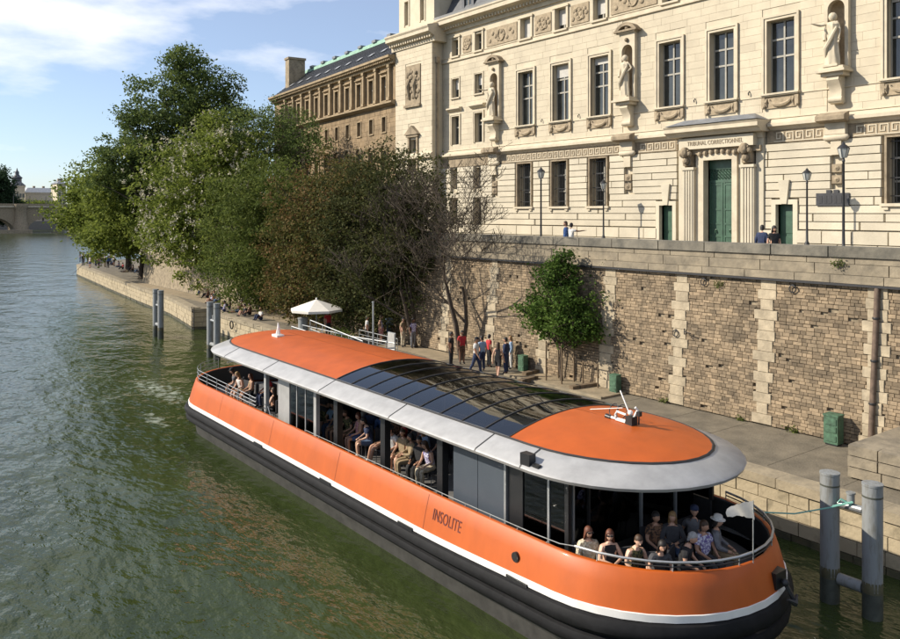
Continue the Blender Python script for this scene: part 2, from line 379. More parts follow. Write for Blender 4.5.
# earthy strip under the trees
box('earth_strip', 'earth', None, 25.3,34,1.5, 27.05,92,1.672, kind='structure')
qe = empty('quay_edge', (0,0,0)); qe['kind'] = 'structure'
def edge_wall(P, z1, cop=.34):
    for k in range(len(P)-1):
        (xa, ya), (xb, yb) = P[k], P[k+1]; Ln = math.hypot(xb-xa, yb-ya); ang = math.atan2(yb-ya, xb-xa)-math.pi/2
        Mx = Matrix.Translation((xa, ya, 0)) @ Matrix.Rotation(ang, 4, 'Z')
        yield Mx, Ln, ang
def edge_blocks(P, seed, limit=300):
    r = random.Random(seed); me_b, vs, fs = unit_block('qblock', .03); me_w, _, _ = unit_block('algae', .03); me_c, _, _ = unit_block('coping', .02)
    items = []
    for Mx, Ln, ang in edge_wall(P, 1.7):
        z = -.7
        for ri, hh in enumerate((.45,.45,.4,.4,.4)):
            y = -r.uniform(0, .5)
            while y < Ln:
                l = r.uniform(.55, 1.1); a, b = max(0, y), min(Ln, y+l); y += l
                if b-a > .1: items.append((Mx, ang, a, b, z, z+hh, r.uniform(-.02,.02)+.012*(5-ri)*-1, 'w' if z < .1 else 'b'))
            z += hh
        y = 0
        while y < Ln-.05:
            l = r.uniform(1.0, 1.7); b = min(Ln, y+l); items.append((Mx, ang, y, b, 1.4, 1.70, -.09+r.uniform(-.01,.01), 'c')); y = b
    def d(it): p = it[0] @ Vector((0, it[2], 0)); return p.length
    items.sort(key=d); rest = {'w': MB(), 'b': MB(), 'c': MB()}; n = 0
    for it in items:
        Mx, ang, a, b, z0, z1, x, kd = it; dep = .75 if kd == 'c' else .5; g = .007
        if n < limit and z1 > 0:
            n += 1; o = bpy.data.objects.new('stone', {'w': me_w, 'b': me_b, 'c': me_c}[kd]); C.objects.link(o); o.parent = qe
            o.location = Mx @ Vector((x, a+g/2, z0+g/2)); o.rotation_euler = (0,0,ang); o.scale = (dep, b-a-g, z1-z0-g)
        else: rest[kd].add([Mx @ Vector((x+v[0]*dep, a+g/2+v[1]*(b-a-g), z0+g/2+v[2]*(z1-z0-g))) for v in vs], fs)
    for kd, mm in (('w','algae'),('b','qblock'),('c','coping')):
        if rest[kd].v: rest[kd].build('stonework', mm, qe, kind='stuff')
edge_blocks(EDGE+EDGE2+POLY[len(EDGE)+len(EDGE2):], 3)
mb = MB()
for Mx, Ln, ang in edge_wall(POLY, 0): mb.box(.06, 0, -2, .5, Ln, 1.62, Mx)
mb.build('backing', 'mortar', qe)
# ------------------------------------------------------------------ retaining wall
rw = empty('retaining_wall', (27.1, 0, 1.7), label='tall ochre rubble stone embankment wall with pale quoin chains and grey parapet', cat='wall')
BX = lambda z: 27.1 + (z-1.7)*.0926
def rloc(o): return o
rwm = Matrix.Translation((-27.1, 0, -1.7))
WY0, WY1 = 2.0, 93.0
mb = MB(); mb.prof([(27.16,.9),(27.67,7.2),(29.2,7.2),(29.2,.9)], WY0, WY1); mb.v = [tuple(rwm @ Vector(v)) for v in mb.v]; mb.build('wall_core', 'mortar', rw)
chains = [12.55, 16.55, 20.35, 24.2, 28.2, 32.2, 36.2]
r = random.Random(5)
def chain_w(c, k): return .42 if k % 2 == 0 else .27
holes = []; qblocks = []
for c in chains:
    z, k = 1.72, 0
    while z < 7.0:
        hh = min(.40 if k % 2 else .36, 7.05-z); w = chain_w(c, k)+r.uniform(-.06,.06); cc = c+r.uniform(-.03,.03)
        holes.append((cc-w, cc+w, z, z+hh)); qblocks.append((BX(z)-.03-27.1+r.uniform(-.005,.005), cc-w, cc+w, z-1.7+.002, z+hh-1.7-.002, .3)); z += hh; k += 1
masonry(rw, qblocks, 'quoin', 'quoin_stone', 300, .03)
mb = MB(); meu, uv, uf = unit_block('rubble', .06); z = 1.7
while z < 7.05:
    hh = rnd.uniform(.10, .145); hh = min(hh, 7.1-z)
    if hh < .04: break
    y = 4.0-rnd.uniform(0, .3); far = 60
    while y < far:
        l = rnd.uniform(.13, .36) if y < 40 else rnd.uniform(.4,.8); a, b = y, y+l; y += l
        if rnd.random() < .015: continue
        segs = [(a, b)]
        for (ha, hb, h0, h1) in holes:
            if h1 <= z+.04 or h0 >= z+hh-.04: continue
            ns = []
            for p, q in segs:
                if hb <= p or ha >= q: ns.append((p, q)); continue
                if ha-p > .05: ns.append((p, ha))
                if q-hb > .05: ns.append((hb, q))
            segs = ns
        for p, q in segs:
            x0 = BX(z+hh/2)-27.1-.015+rnd.uniform(-.008,.008); g = rnd.uniform(.004,.012); e = rnd.uniform(-.008,.008)
            mb.add([(x0+v[0]*.14, p+g/2+v[1]*(q-p-g), z-1.7+g/2+e+v[2]*(hh-g)) for v in uv], uf)
    z += hh
mb.build('rubble_stonework', 'rubble', rw, kind='stuff')
# string course, parapet courses, coping as separate stones
meS, _, _ = unit_block('parapet', .015); meC, _, _ = unit_block('parapettop', .02)
def line_stones(nm, me_, x, y0, y1, z0, z1, lmin, lmax, dep, seed, jit=.003):
    r = random.Random(seed); y = y0
    while y < y1:
        l = r.uniform(lmin, lmax)
        o = bpy.data.objects.new(nm, me_); C.objects.link(o); o.parent = rw; o.location = (x-27.1+r.uniform(-jit,jit), y+.003, z0-1.7+.003); o.scale = (dep, l-.006, z1-z0-.006); y += l
line_stones('string_stone', meS, 27.42, WY0, 75, 7.08, 7.36, 1.1, 2.0, .9, 21)
line_stones('parapet_stone', meS, 27.62, WY0, 75, 7.36, 7.74, 1.4, 2.6, .6, 22)
line_stones('parapet_stone', meS, 27.63, WY0, 75, 7.74, 7.96, 1.4, 2.8, .58, 23)
line_stones('coping_stone', meC, 27.55, WY0, 75, 7.96, 8.34, 1.6, 2.9, .74, 24, .004)
# black strip standing in for the shadow line under the string course
MB().box(.28, 0, 5.30, .45, 93, 5.38).build('shadow_strip', 'iron', rw)
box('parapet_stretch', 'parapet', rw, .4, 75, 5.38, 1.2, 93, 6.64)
# rings on the wall, hooks
def ring_mb(c, r0, n=14):
    m_ = MB(); m_.tube([(c[0]-.03, c[1]+r0*math.sin(a), c[2]+r0*math.cos(a)) for a in [2*math.pi*k/n for k in range(n+1)]], .022, 5); m_.ball((c[0], c[1], c[2]+r0), .05, 6, 5); return m_
for i, (px, py, lab) in enumerate(((704,282,'left of the two upper iron mooring rings on the ochre wall'),(793,289,'right of the two upper iron mooring rings on the ochre wall'),(676,333,'lower iron mooring ring fixed on a pale quoin chain of the wall'))):
    Y = YW(px, 27.5 if py < 300 else 27.3); Z = 27.4*st_+Y*ct; z = CAMZ-(py-CY)*Z/F
    ring_mb((BX(z)-.07, Y, z), .13).build('mooring_ring', 'iron', None, label=lab, cat='mooring ring', group='iron rings on the quay wall')
mb = MB(); mb.tube([(27.2,19.9,4.62),(27.05,19.9,4.62),(27.05,19.9,4.85)], .025, 5); mb.tube([(27.2,20.02,4.7),(27.08,19.62,4.68)], .02, 5); mb.build('wall_hook', 'iron', None, label='small iron hook beside the lower mooring ring on the wall', cat='hook')
# drain pipe
dp = empty('drain_pipe', (27.1, 12.55, 2.1), label='rusty brown drain pipe running down the pale quoin chain at right', cat='pipe')
mb = MB(); mb.tube([(BX(z)-.12-27.1, 0, z-2.1) for z in (2.1, 7.05)], .095, 10)
mb.build('pipe', mat('rusty_pipe', (.15,.105,.075), .85, var=.5, nscale=5), dp)
for z in (3.2, 4.6, 6.0): MB().lathe([(.115,-.035),(.125,0),(.115,.035)], 10, (BX(z)-.12-27.1, 0, z-2.1)).build('bracket', 'iron', dp)
# stone landing block at lower right
sb = empty('landing_block', (23.7, 11.7, 1.7), label='stepped pale stone landing block against the wall at lower right', cat='stone steps')
bl = []
for (x, ya, yb, z0, z1) in ((0,-10,0,0,.32),(0,-10,0,.32,.64),(0.02,-10,0,.64,.96)):
    y = ya
    while y < yb-.01:
        l = rnd.uniform(.8,1.5); e = min(yb, y+l)
        if yb-e < .3: e = yb
        bl.append((x+rnd.uniform(-.01,.01), y+.008, e-.008, z0+.008, z1-.008, .55)); y = e
masonry(sb, bl, 'parapet', 'stone', 300, .03)
mb = MB(); mb.box(.3,-10,0,3.4,-.02,.95); mb.build('core', 'parapet', sb)
bl = []
for z0, z1 in ((.96,1.22),(1.22,1.48)):
    y = -10
    while y < -.9:
        e = min(-.85, y+rnd.uniform(.9,1.5)); bl.append((1.9+rnd.uniform(-.01,.01), y+.006, e-.006, z0+.006, z1-.006, 1.5)); y = e
masonry(sb, bl, 'parapet', 'step_stone', 100, .03)
# ------------------------------------------------------------------ upper street
box('street_ground', 'asphalt', None, 29.2,-60,5, 240,93,7.14, kind='structure')
box('road', 'asphalt', None, 31.4,-20,7.0, 35.6,92,7.17, kind='structure')
box('pavement', 'pavement', None, 28.25,WY0,6.9, 31.2,92.5,7.3, kind='structure')
box('far_pavement', 'pavement', None, 35.8,-20,6.9, 38.8,92,7.3, kind='structure')
# ================================================================== COURTHOUSE
XF = 39.0; GZ = 7.3
ch = empty('courthouse', (XF, 0, GZ), label='long cream limestone courthouse with tall windows, statue niches and green doors', cat='building')
def H(z): return z-GZ
bays_up = [42.2,38.7,35.2, 29.7,26.2,22.7, 16.6,13.1,9.6]
nich = [45.4,32.7,19.65,6.6]
FY0, FY1 = 3.0, 52.1
narrow = [47.5,50.4]
UPW = [(b-.77,b+.77,15.78,19.62) for b in bays_up]
ATW = [(b-.52,b+.52,22.0,23.45) for b in bays_up]
SMW = [(b-.45,b+.45,18.7,20.2) for b in narrow]+[(b-.48,b+.48,14.95,17.2) for b in narrow]+[(b-.42,b+.42,21.95,23.3) for b in narrow]
GRW = [(b-.72,b+.72,9.95,13.1) for b in (42.2,38.7,35.2,16.6,13.1,9.6)]
GSM = [(b-.42,b+.42,11.4,13.0) for b in narrow]+[(b-.45,b+.45,8.5,10.6) for b in narrow]
DOORS = [(25.3,27.1,GZ,12.45)]; SIDE = [(29.35,30.3,GZ,9.95),(21.9,22.85,GZ,9.95)]
NH = [(n-.42,n+.42,16.62,19.95) for n in nich]
hs = [tuple([a,b,H(c),H(d)]) for a,b,c,d in UPW+ATW+SMW+GRW+GSM+DOORS+SIDE+NH]
mb = holed_wall(MB(), .03, .75, FY0, FY1, 0, H(24.3), hs); mb.build('wall', 'lime', ch)
box('back_wall', 'lime', ch, 4,FY0,0, 14,FY1,H(24.2))
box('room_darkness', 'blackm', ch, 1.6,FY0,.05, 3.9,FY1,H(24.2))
# ashlar blocks of the upper wall
upper = [tuple(h) for h in [(a,b,H(c),H(d)) for a,b,c,d in UPW+SMW+NH]]
fr = [(b-1.06,b+1.06,H(14.95),H(19.95)) for b in bays_up] + [(n-.6,n+.6,H(14.5),H(21.3)) for n in nich] + upper
bl = rows(FY0, FY1, H(14.42), H(21.55), .42, .8, 1.5, -.002, .3, fr, .005, .002, 31)
masonry(ch, bl, 'lime', 'ashlar_stone', 300, .007, 'ashlar_stonework')
# rusticated ground floor
lowh = [(a-.0,b+.0,H(c),H(d)) for a,b,c,d in GSM] + [(a-.22,b+.22,H(c-.1),H(d)) for a,b,c,d in GRW] + [(23.6,29.05,0,H(14.4))] + [(a-.25,b+.25,0,H(d+.25)) for a,b,c,d in SIDE] + [(n-.30,n+.30,H(10.9),H(11.95)) for n in nich]
bl = rows(FY0, FY1, H(8.66), H(13.12), .4055, 3.4, 7.5, -.19, .35, lowh, .028, .003, 32)
masonry(ch, bl, 'lime2', 'rusticated_stone', 300, .03, 'rusticated_stonework')
bl = rows(FY0, FY1, 0, H(8.62), .66, 1.4, 2.4, -.30, .45, [(23.6,29.05,0,9)]+[(a-.2,b+.2,0,9) for a,b,c,d in SIDE], .02, .004, 33)
masonry(ch, bl, 'lime2', 'plinth_stone', 100, .03, 'plinth_stonework')
mb = MB(); mb.box(-.12, FY0, H(13.15), .1, 23.4, H(13.82)); mb.box(-.12, 29.1, H(13.15), .1, FY1, H(13.82)); mb.build('frieze_band', 'limedark', ch)
# greek key fret, raised
def fret(mb, ya, yb):
    s = .09; z0 = H(13.2); y = ya; t = s*.62
    while y+6*s < yb:
        def p(a, b, c_, d): mb.box(-.155, y+a*s, z0+b*s, -.11, y+c_*s, z0+d*s)
        p(0,0,.6,5.6); p(.6,5,4.6,5.6); p(4,1.6,4.6,5); p(1.8,1.6,4,2.2); p(1.8,2.2,2.4,4); p(.6,0,6,.6); y += 6*s
mb = MB(); fret(mb, 3.2, 19.0); fret(mb, 20.3, 23.3)
mb.build('greek_key_fret', 'limetrim', ch, kind='stuff')
mb = MB(); fret(mb, 29.2, 32.0); fret(mb, 33.4, 44.6); mb.build('greek_key_fret', 'limetrim', ch, kind='stuff')
# main string cornice
def corn(y0, y1, ext, z=13.95): return [(.03,H(z-.13)),(-.16-ext*.6,H(z-.13)),(-.30-ext,H(z)),(-.46-ext,H(z+.06)),(-.46-ext,H(z+.2)),(-.30-ext,H(z+.26)),(-.05-ext*.3,H(z+.44)),(.03,H(z+.5))]
MB().prof(corn(0,0,0), FY0, 23.2).build('string_cornice', 'limetrim', ch); MB().prof(corn(0,0,0), 29.3, FY1).build('string_cornice', 'limetrim', ch)
box('lead_flashing', 'lime', ch, -.06,FY0,H(14.45), .02,FY1,H(14.52))
# sill string (thin line) and attic string
MB().prof([(.02,H(15.62)),(-.05,H(15.64)),(-.05,H(15.68)),(.02,H(15.7))], FY0, 46.5).build('sill_string', 'limetrim', ch)
MB().prof([(.02,H(21.55)),(-.12,H(21.6)),(-.12,H(21.7)),(-.04,H(21.74)),(-.04,H(21.9)),(-.09,H(21.93)),(.02,H(21.99))], FY0, FY1).build('attic_string', 'limetrim', ch)
# attic: pilaster strips, relief panels
mb = MB()
for b in bays_up+narrow:
    w = .62 if b in bays_up else .5
    for s in (-1, 1): mb.box(-.07, b+s*w-.09, H(22.0), .05, b+s*w+.09, H(23.62))
    mb.box(-.12, b-w-.16, H(23.46), .03, b+w+.16, H(23.58)); mb.box(-.16, b-w-.05, H(21.86), .03, b+w+.05, H(21.98))
mb.build('attic_window_surround', 'limetrim', ch, kind='stuff')
ys = sorted(bays_up+narrow)
for i in range(len(ys)-1):
    a, b = ys[i]+.95, ys[i+1]-.95
    if b-a < .8: a, b = ys[i]+.75, ys[i+1]-.75
    mb = MB(); mb.box(-.03, a, H(22.08), .04, b, H(23.38)); c = (a+b)/2; hw = (b-a)/2
    for k in range(9):                       # carved foliage relief
        u = -1+2*(k+.5)/9; mb.ball((-.05, c+u*hw*.85, H(22.72)+.3*math.sin(k*2.1)), .16, 7, 5, (.5,1,1))
    mb.tube([(-.06, c+.36*math.cos(t), H(22.73)+.42*math.sin(t)) for t in [2*math.pi*q/16 for q in range(17)]], .06, 5)
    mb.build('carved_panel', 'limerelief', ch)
# top cornice with dentils
MB().prof([(.05,H(23.9)),(-.1,H(23.9)),(-.16,H(24.2)),(-.55,H(24.42)),(-.92,H(24.5)),(-.92,H(24.78)),(-.99,H(24.86)),(-.99,H(24.98)),(.3,H(25.06)),(.3,H(24.3))], FY0, FY1+.0).build('roof_cornice', 'limetrim', ch)
mb = MB(); y = FY0+.1
while y < FY1-.2: mb.box(-.46, y, H(24.18), -.1, y+.17, H(24.38)); y += .34
mb.build('dentils', 'limetrim', ch, kind='stuff')
MB().prof([(-.85,H(25.0)),(-.95,H(25.2)),(-.8,H(25.26)),(.2,H(25.2)),(.2,H(25.0))], FY0, FY1).build('gutter', 'zinc', ch)
# mansard with slate rows
mb = MB(); n = 16
for k in range(n):
    z0 = 25.15+k*.34; x0 = .1+k*.17; mb.prof([(x0-.03,H(z0)),(x0+.14,H(z0+.36)),(x0+.3,H(z0+.36)),(x0+.3,H(z0))], FY0, FY1)
mb.build('mansard_roof', 'slate', ch); box('roof_top', 'lead', ch, 2.7,FY0,H(30.5), 14,FY1,H(30.7)); box('roof_back', 'slate', ch, 3.0,FY0,H(24.4), 13.9,FY1,H(30.5))
# windows: shared meshes
def window_set(name, w, h, transoms, mull=True, fw=.06, bars=False, depth=.38):
    """frame mesh in local coords: y centred, z from 0; returns frame mesh and list of pane meshes with offsets"""
    mb = MB(); hw = w/2
    mb.box(depth, -hw, 0, depth+.08, -hw+fw, h); mb.box(depth, hw-fw, 0, depth+.08, hw, h); mb.box(depth, -hw+fw, 0, depth+.08, hw-fw, fw); mb.box(depth, -hw+fw, h-fw, depth+.08, hw-fw, h)
    if mull: mb.box(depth-.03, -.045, fw, depth+.06, .045, h-fw)
    lv = [fw]+[t*h for t in transoms]+[h-fw]
    for t in transoms:
        for s in (-1, 1):
            a, b = (.045, hw-fw) if s > 0 else (-hw+fw, -.045)
            if not mull and s > 0: continue
            if not mull: a, b = -hw+fw, hw-fw
            mb.box(depth-.02, a, t*h-.05, depth+.055, b, t*h+.05)
    panes = []
    for i in range(len(lv)-1):
        for s in ((-1, 1) if mull else (0,)):
            a, b = {1: (.045, hw-fw), -1: (-hw+fw, -.045), 0: (-hw+fw, hw-fw)}[s]
            z0, z1 = lv[i]+(.05 if i else 0), lv[i+1]-(.05 if i < len(lv)-2 else 0)
            panes.append(MB().add([(depth+.04+rnd.uniform(-.004,.004), a, z0), (depth+.04, a, z1), (depth+.04+rnd.uniform(-.006,.006), b, z1), (depth+.04, b, z0)], [(0,1,2,3)]).mesh('pane', 'glass'))
    return mb.mesh(name, 'winwood'), panes
def put_window(parent, st, y, z, x=0, name='window', blind=None, w=1.0, h=1.0, wm=None):
    o = link(name, st[0], parent, (x, y, z))
    for p in st[1]: link('pane', p, o)
    if blind: MB().box(.40-.06, -w/2+.06, h*(1-blind), .37, w/2-.06, h-.02).build('blind', 'blind', o)
    return o
WU = window_set('window', 1.54, 3.84, (.51,.745)); WA = window_set('window', 1.04, 1.45, (), True); WS = window_set('window', .9, 1.5, (.5,)); WS2 = window_set('window', .96, 2.25, (.62,))
WG = window_set('window', 1.44, 3.15, (.33,.68)); WG2 = window_set('window', .84, 1.6, (.5,)); WG3 = window_set('window', .9, 2.1, (.6,))
bl_up = {38.7: .22, 42.2: 0, 35.2: .12, 16.6: .06}
for b in bays_up: put_window(ch, WU, b, H(15.78), blind=bl_up.get(b) or None, w=1.54, h=3.84)
for i, b in enumerate(bays_up): put_window(ch, WA, b, H(22.0), blind=(.9,.75,.72,.5,.6,.8,.7,.6,.5)[i], w=1.04, h=1.45)
for b in narrow:
    put_window(ch, WS, b, H(18.7), blind=.55, w=.9, h=1.5); put_window(ch, WS2, b, H(14.95)); put_window(ch, WS, b, H(21.95), blind=None)
    put_window(ch, WG2, b, H(11.4)); put_window(ch, WG3, b, H(8.5))
# architraves + aprons with swags
def archi(hw, h, fw, pr):
    mb = MB()
    for (p, q, d) in ((0, fw*.55, pr*.55), (fw*.55, fw, pr)):
        for s in (-1, 1):
            a, b = s*(hw+p), s*(hw+q); mb.box(-d, min(a,b), -.0, .1, max(a,b), h+q)
        mb.box(-d, -hw-p, h+p, .1, hw+p, h+q)
    return mb
ma = archi(.77, 3.84, .26, .12).mesh('architrave', 'limetrim')
mb = MB(); mb.box(-.24,-1.08,-.09,.05,1.08,.0); mb.box(-.17,-1.0,-.15,.05,1.0,-.09); msill = mb.mesh('sill', 'limetrim')
mb = MB(); mb.box(-.05,-.78,-.72,.02,.78,-.15)
for s in (-1, 1):
    mb.box(-.16, s*.93-.1, -.62, .02, s*.93+.1, -.15); mb.ball((-.12, s*.93, -.66), .1, 7, 5)
    mb.tube([(-.09, s*.75+.05*math.sin(t*3), -.2-.42*t) for t in (0,.33,.66,1)], [.07,.09,.07,.03], 6)
mb.tube([(-.1, .62*math.cos(math.pi*(1+t)), -.24-.33*math.sin(math.pi*t)) for t in [k/10 for k in range(11)]], [.05,.07,.08,.095,.105,.11,.105,.095,.08,.07,.05], 6)
mgar = mb.mesh('garland_apron', 'limerelief')
for b in bays_up: link('architrave', ma, ch, (0,b,H(15.78))); link('sill', msill, ch, (0,b,H(15.78))); link('garland_apron', mgar, ch, (0,b,H(15.72)))
ma2 = archi(.45, 1.5, .14, .06).mesh('architrave', 'limetrim'); ma3 = archi(.48, 2.25, .18, .08).mesh('architrave', 'limetrim')
for b in narrow:
    link('architrave', ma2, ch, (0,b,H(18.7))); link('architrave', ma3, ch, (0,b,H(14.95)))
    MB().prof([(.03,0),(-.12,.04),(-.34,.2),(-.34,.3),(.03,.36)], -.85, .85).build('window_hood', 'limetrim', ch, loc=(0,b,H(17.55)))
    box('sill', 'limetrim', ch, -.14,b-.6,H(18.58), .02,b+.6,H(18.68))
# ground floor window surrounds + bars
mb = MB()
for s in (-1, 1): mb.box(-.21, s*.76-.05, 0, .1, s*.76+.05, 3.16)
mb.box(-.21,-.72,3.08,.1,.72,3.16); mgs = mb.mesh('window_surround', 'limedark')
mb = MB(); mb.box(-.34,-.98,-.14,.05,.98,.0); mb.box(-.28,-.86,-.3,.05,-.62,-.14); mb.box(-.28,.62,-.3,.05,.86,-.14); mgsill = mb.mesh('sill', 'limetrim')
mb = MB()
for k in range(7): mb.tube([(.12, -.6+.2*k, .02), (.12, -.6+.2*k, 3.1)], .017, 5)
for z in (.35, 1.2, 2.1, 2.9): mb.box(.10, -.68, z-.02, .14, .68, z+.02)
mbars = mb.mesh('iron_bars', 'iron')
for (a, b, c_, d) in GRW:
    y = (a+b)/2; link('window_surround', mgs, ch, (0,y,H(c_))); link('sill', mgsill, ch, (0,y,H(c_))); o = put_window(ch, WG, y, H(c_), .1); o['label'] = 'barred ground floor window'
    link('iron_bars', mbars, o, (-.1,0,0))
# niches with pediments, consoles, frieze breaks
def arc(n, a0, a1): return [a0+(a1-a0)*k/n for k in range(n+1)]
def niche(y):
    g = MB()
    for s in (-1, 1):
        a, b = y+s*.42, y+s*.60; g.box(-.30, min(a,b), H(16.62), .05, max(a,b), H(20.62))
    ts = arc(10, 0, math.pi); pr = .42                     # spandrel over the arch
    pts = [(y+pr*math.cos(t), H(19.5)+pr*math.sin(t)) for t in ts]
    vs = [( -.30, p[0], p[1]) for p in pts]+[(-.30, p[0], H(20.62)) for p in pts]+[(.05, p[0], p[1]) for p in pts]
    n = len(pts); fs = [(i, i+1, n+i+1, n+i) for i in range(n-1)]+[(i+1, i, 2*n+i, 2*n+i+1) for i in range(n-1)]
    g.add(vs, fs)
    g.box(-.42, y-.68, H(20.62), .05, y+.68, H(20.76))
    g.build('niche_surround', 'limetrim', ch)
    g = MB(); rings = []                                  # concave recess
    for z in (16.62, 19.5): rings.append([(-.02+.42*math.sin(t), y+.42*math.cos(t), H(z)) for t in ts])
    for q in arc(6, 0, math.pi/2)[1:]: rings.append([(-.02+.42*math.sin(t)*math.cos(q)+.0, y+.42*math.cos(t)*math.cos(q), H(19.5)+.42*math.sin(q)) for t in ts])
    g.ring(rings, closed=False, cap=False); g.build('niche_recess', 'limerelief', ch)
    box('niche_backing', 'lime', ch, .55, y-.5, H(16.5), .7, y+.5, H(20.0))
    g = MB(); a0 = arc(10, math.radians(205), math.radians(335))    # segmental pediment
    o_, i_ = [], []
    for t in arc(12, math.radians(28), math.radians(152)):
        o_.append((y+.98*math.cos(t), H(20.28)+.98*math.sin(t))); i_.append((y+.80*math.cos(t), H(20.24)+.82*math.sin(t)))
    vs = [(-.52,)+p for p in o_]+[(-.52,)+p for p in i_]+[(.05,)+p for p in o_]+[(.05,)+p for p in i_]; n = len(o_)
    fs = [(i+1, i, n+i, n+i+1) for i in range(n-1)]+[(i, i+1, 2*n+i+1, 2*n+i) for i in range(n-1)]+[(n+i+1, n+i, 3*n+i, 3*n+i+1) for i in range(n-1)]
    g.add(vs, fs); g.box(-.55, y-.9, H(20.70), .05, y+.9, H(20.82)); g.ball((-.3, y, H(20.98)), .14, 8, 6, (1,1.3,1)); g.ball((-.36, y, H(20.2)), .13, 8, 6)
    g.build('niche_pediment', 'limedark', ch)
    g = MB(); g.box(-.85,y-.62,H(16.46),.05,y+.62,H(16.60)); g.box(-.95,y-.72,H(16.34),.05,y+.72,H(16.46)); g.box(-.72,y-.55,H(16.16),.05,y+.55,H(16.34)); g.build('console_slab', 'limetrim', ch)
    g = MB(); g.prof([(.03,H(16.15)),(-.62,H(16.15)),(-.66,H(15.98)),(-.5,H(15.75)),(-.34,H(15.5)),(-.36,H(15.25)),(-.42,H(15.05)),(-.34,H(14.88)),(-.15,H(14.84)),(.03,H(14.95))], y-.3, y+.3)
    g.tube([(-.3,y-.34,H(15.05)),(-.3,y+.34,H(15.05))], .15, 12); g.tube([(-.5,y-.33,H(16.0)),(-.5,y+.33,H(16.0))], .1, 10)
    g.build('scroll_console', 'limetrim', ch)
    MB().prof([(-.44,H(13.9)),(-.95,H(14.0)),(-.95,H(14.2)),(-.86,H(14.28)),(-.44,H(14.42))], y-.72, y+.72).build('cornice_break', 'limedark', ch)
    g = MB(); g.box(-.42,y-.5,H(13.35),-.05,y+.5,H(13.94)); g.tube([(-.30,y-.62,H(13.22)),(-.30,y-.5,H(13.2)),(-.30,y+.5,H(13.2)),(-.30,y+.62,H(13.22))], [.08,.17,.17,.08], 10); g.box(-.32,y-.26,H(12.35),-.05,y+.26,H(13.05)); g.build('frieze_block', 'limetrim', ch)
    for z in (11.7, 11.15): 
        g = MB(); g.box(-.22,y-.24,H(z-.2),0,y+.24,H(z+.2)); g.lathe([(.13,0),(.13,.03),(.07,.05),(.03,.09)], 10); k = len(g.v)-40
        for q in range(8, 48): v = g.v[q]; g.v[q] = (-.22-v[2], y+v[0], H(z)+v[1])
        g.build('rosette', 'limedark', ch)
for y in nich: niche(y)
# portal
pc = 26.2
g = MB()
for s in (-1, 1):
    a, b = pc+s*.9, pc+s*1.22; g.box(-.45, min(a,b), 0, .7, max(a,b), H(12.45))
g.box(-.45, pc-1.22, H(12.45), .7, pc+1.22, H(12.8)); g.build('door_surround', 'limetrim', ch)
for s in (-1, 1):
    g = MB(); a, b = pc+s*1.5, pc+s*2.25; y0, y1 = min(a,b), max(a,b)
    g.box(-.5,y0,0,.05,y1,H(12.0)); 
    for k in range(4): yy = y0+.12+k*.17; g.box(-.55,yy-.04,.4,-.5,yy+.04,H(11.9))
    g.box(-.6,y0-.06,0,.05,y1+.06,.35); g.box(-.6,y0-.06,H(11.95),.05,y1+.06,H(12.1)); g.build('pilaster', 'lime2', ch)
    g = MB(); yc = (y0+y1)/2
    g.prof([(0,H(13.08)),(-.85,H(13.08)),(-.9,H(13.0)),(-.8,H(12.9)),(-.62,H(12.6)),(-.62,H(12.2)),(0,H(12.1))], yc-.26, yc+.26); g.ball((-.82,yc,H(12.95)), .24, 8, 6, (1,1,1.3)); g.ball((-.7,yc,H(12.45)), .2, 8, 6); g.ball((-.75,yc-.25,H(12.85)), .16, 8, 6); g.ball((-.75,yc+.25,H(12.85)), .16, 8, 6)
    g.build('carved_bracket', 'limedark', ch)
    a, b = pc+s*1.22, pc+s*1.5; box('jamb', 'lime2', ch, -.3,min(a,b),0, .05,max(a,b),H(12.9))
    a, b = pc+s*2.25, pc+s*2.68; box('jamb', 'lime2', ch, -.28,min(a,b),0, .05,max(a,b),H(13.5))
g = MB(); g.box(-.45,pc-2.6,H(12.8),.05,pc+2.6,H(13.1)); 
for k in range(7): u = -1+2*k/6; g.ball((-.5,pc+u*1.1,H(12.86+.06*math.cos(u*3))), .15, 7, 5)
g.build('lintel', 'limerelief', ch)
box('name_board', 'lime2', ch, -.72,pc-2.35,H(13.1), .05,pc+2.35,H(13.72))
MX = Matrix(((0,0,-1,0),(-1,0,0,0),(0,1,0,0),(0,0,0,1)))      # text facing -X, reading towards -Y
def put_text(s, size, m, parent, loc, sx=1, tilt=0, space=1.0, name='lettering', ext=.008):
    me = text_mesh(s, size, ext, m, name, sx, space); me.transform(Matrix.Rotation(tilt, 4, 'Y') @ MX); return link(name, me, parent, loc)
put_text('TRIBUNAL CORRECTIONNEL', .34, 'engr', ch, (-.735, pc, H(13.4)), .74, space=1.08)
MB().prof([(.05,H(13.8)),(-.95,H(13.8)),(-1.1,H(13.95)),(-1.3,H(14.05)),(-1.3,H(14.25)),(-1.38,H(14.36)),(.05,H(14.42))], pc-2.95, pc+2.95).build('portal_cornice', 'limetrim', ch)
g = MB(); v = [(-1.32,pc-2.9,H(14.42)),(.0,pc-2.9,H(14.42)),(0,pc+2.9,H(14.42)),(-1.32,pc+2.9,H(14.42)),(-.7,pc-2.0,H(14.75)),(0,pc-2.0,H(14.85)),(0,pc+2.0,H(14.85)),(-.7,pc+2.0,H(14.75))]
g.add(v, [(0,3,7,4),(4,7,6,5),(0,4,5,1),(3,2,6,7)]); g.build('lead_canopy_roof', 'lead', ch)
g = MB(); g.box(-.4,pc-2.7,H(13.5),-.05,pc+2.7,H(13.8)); g.build('portal_frieze', 'limetrim', ch)
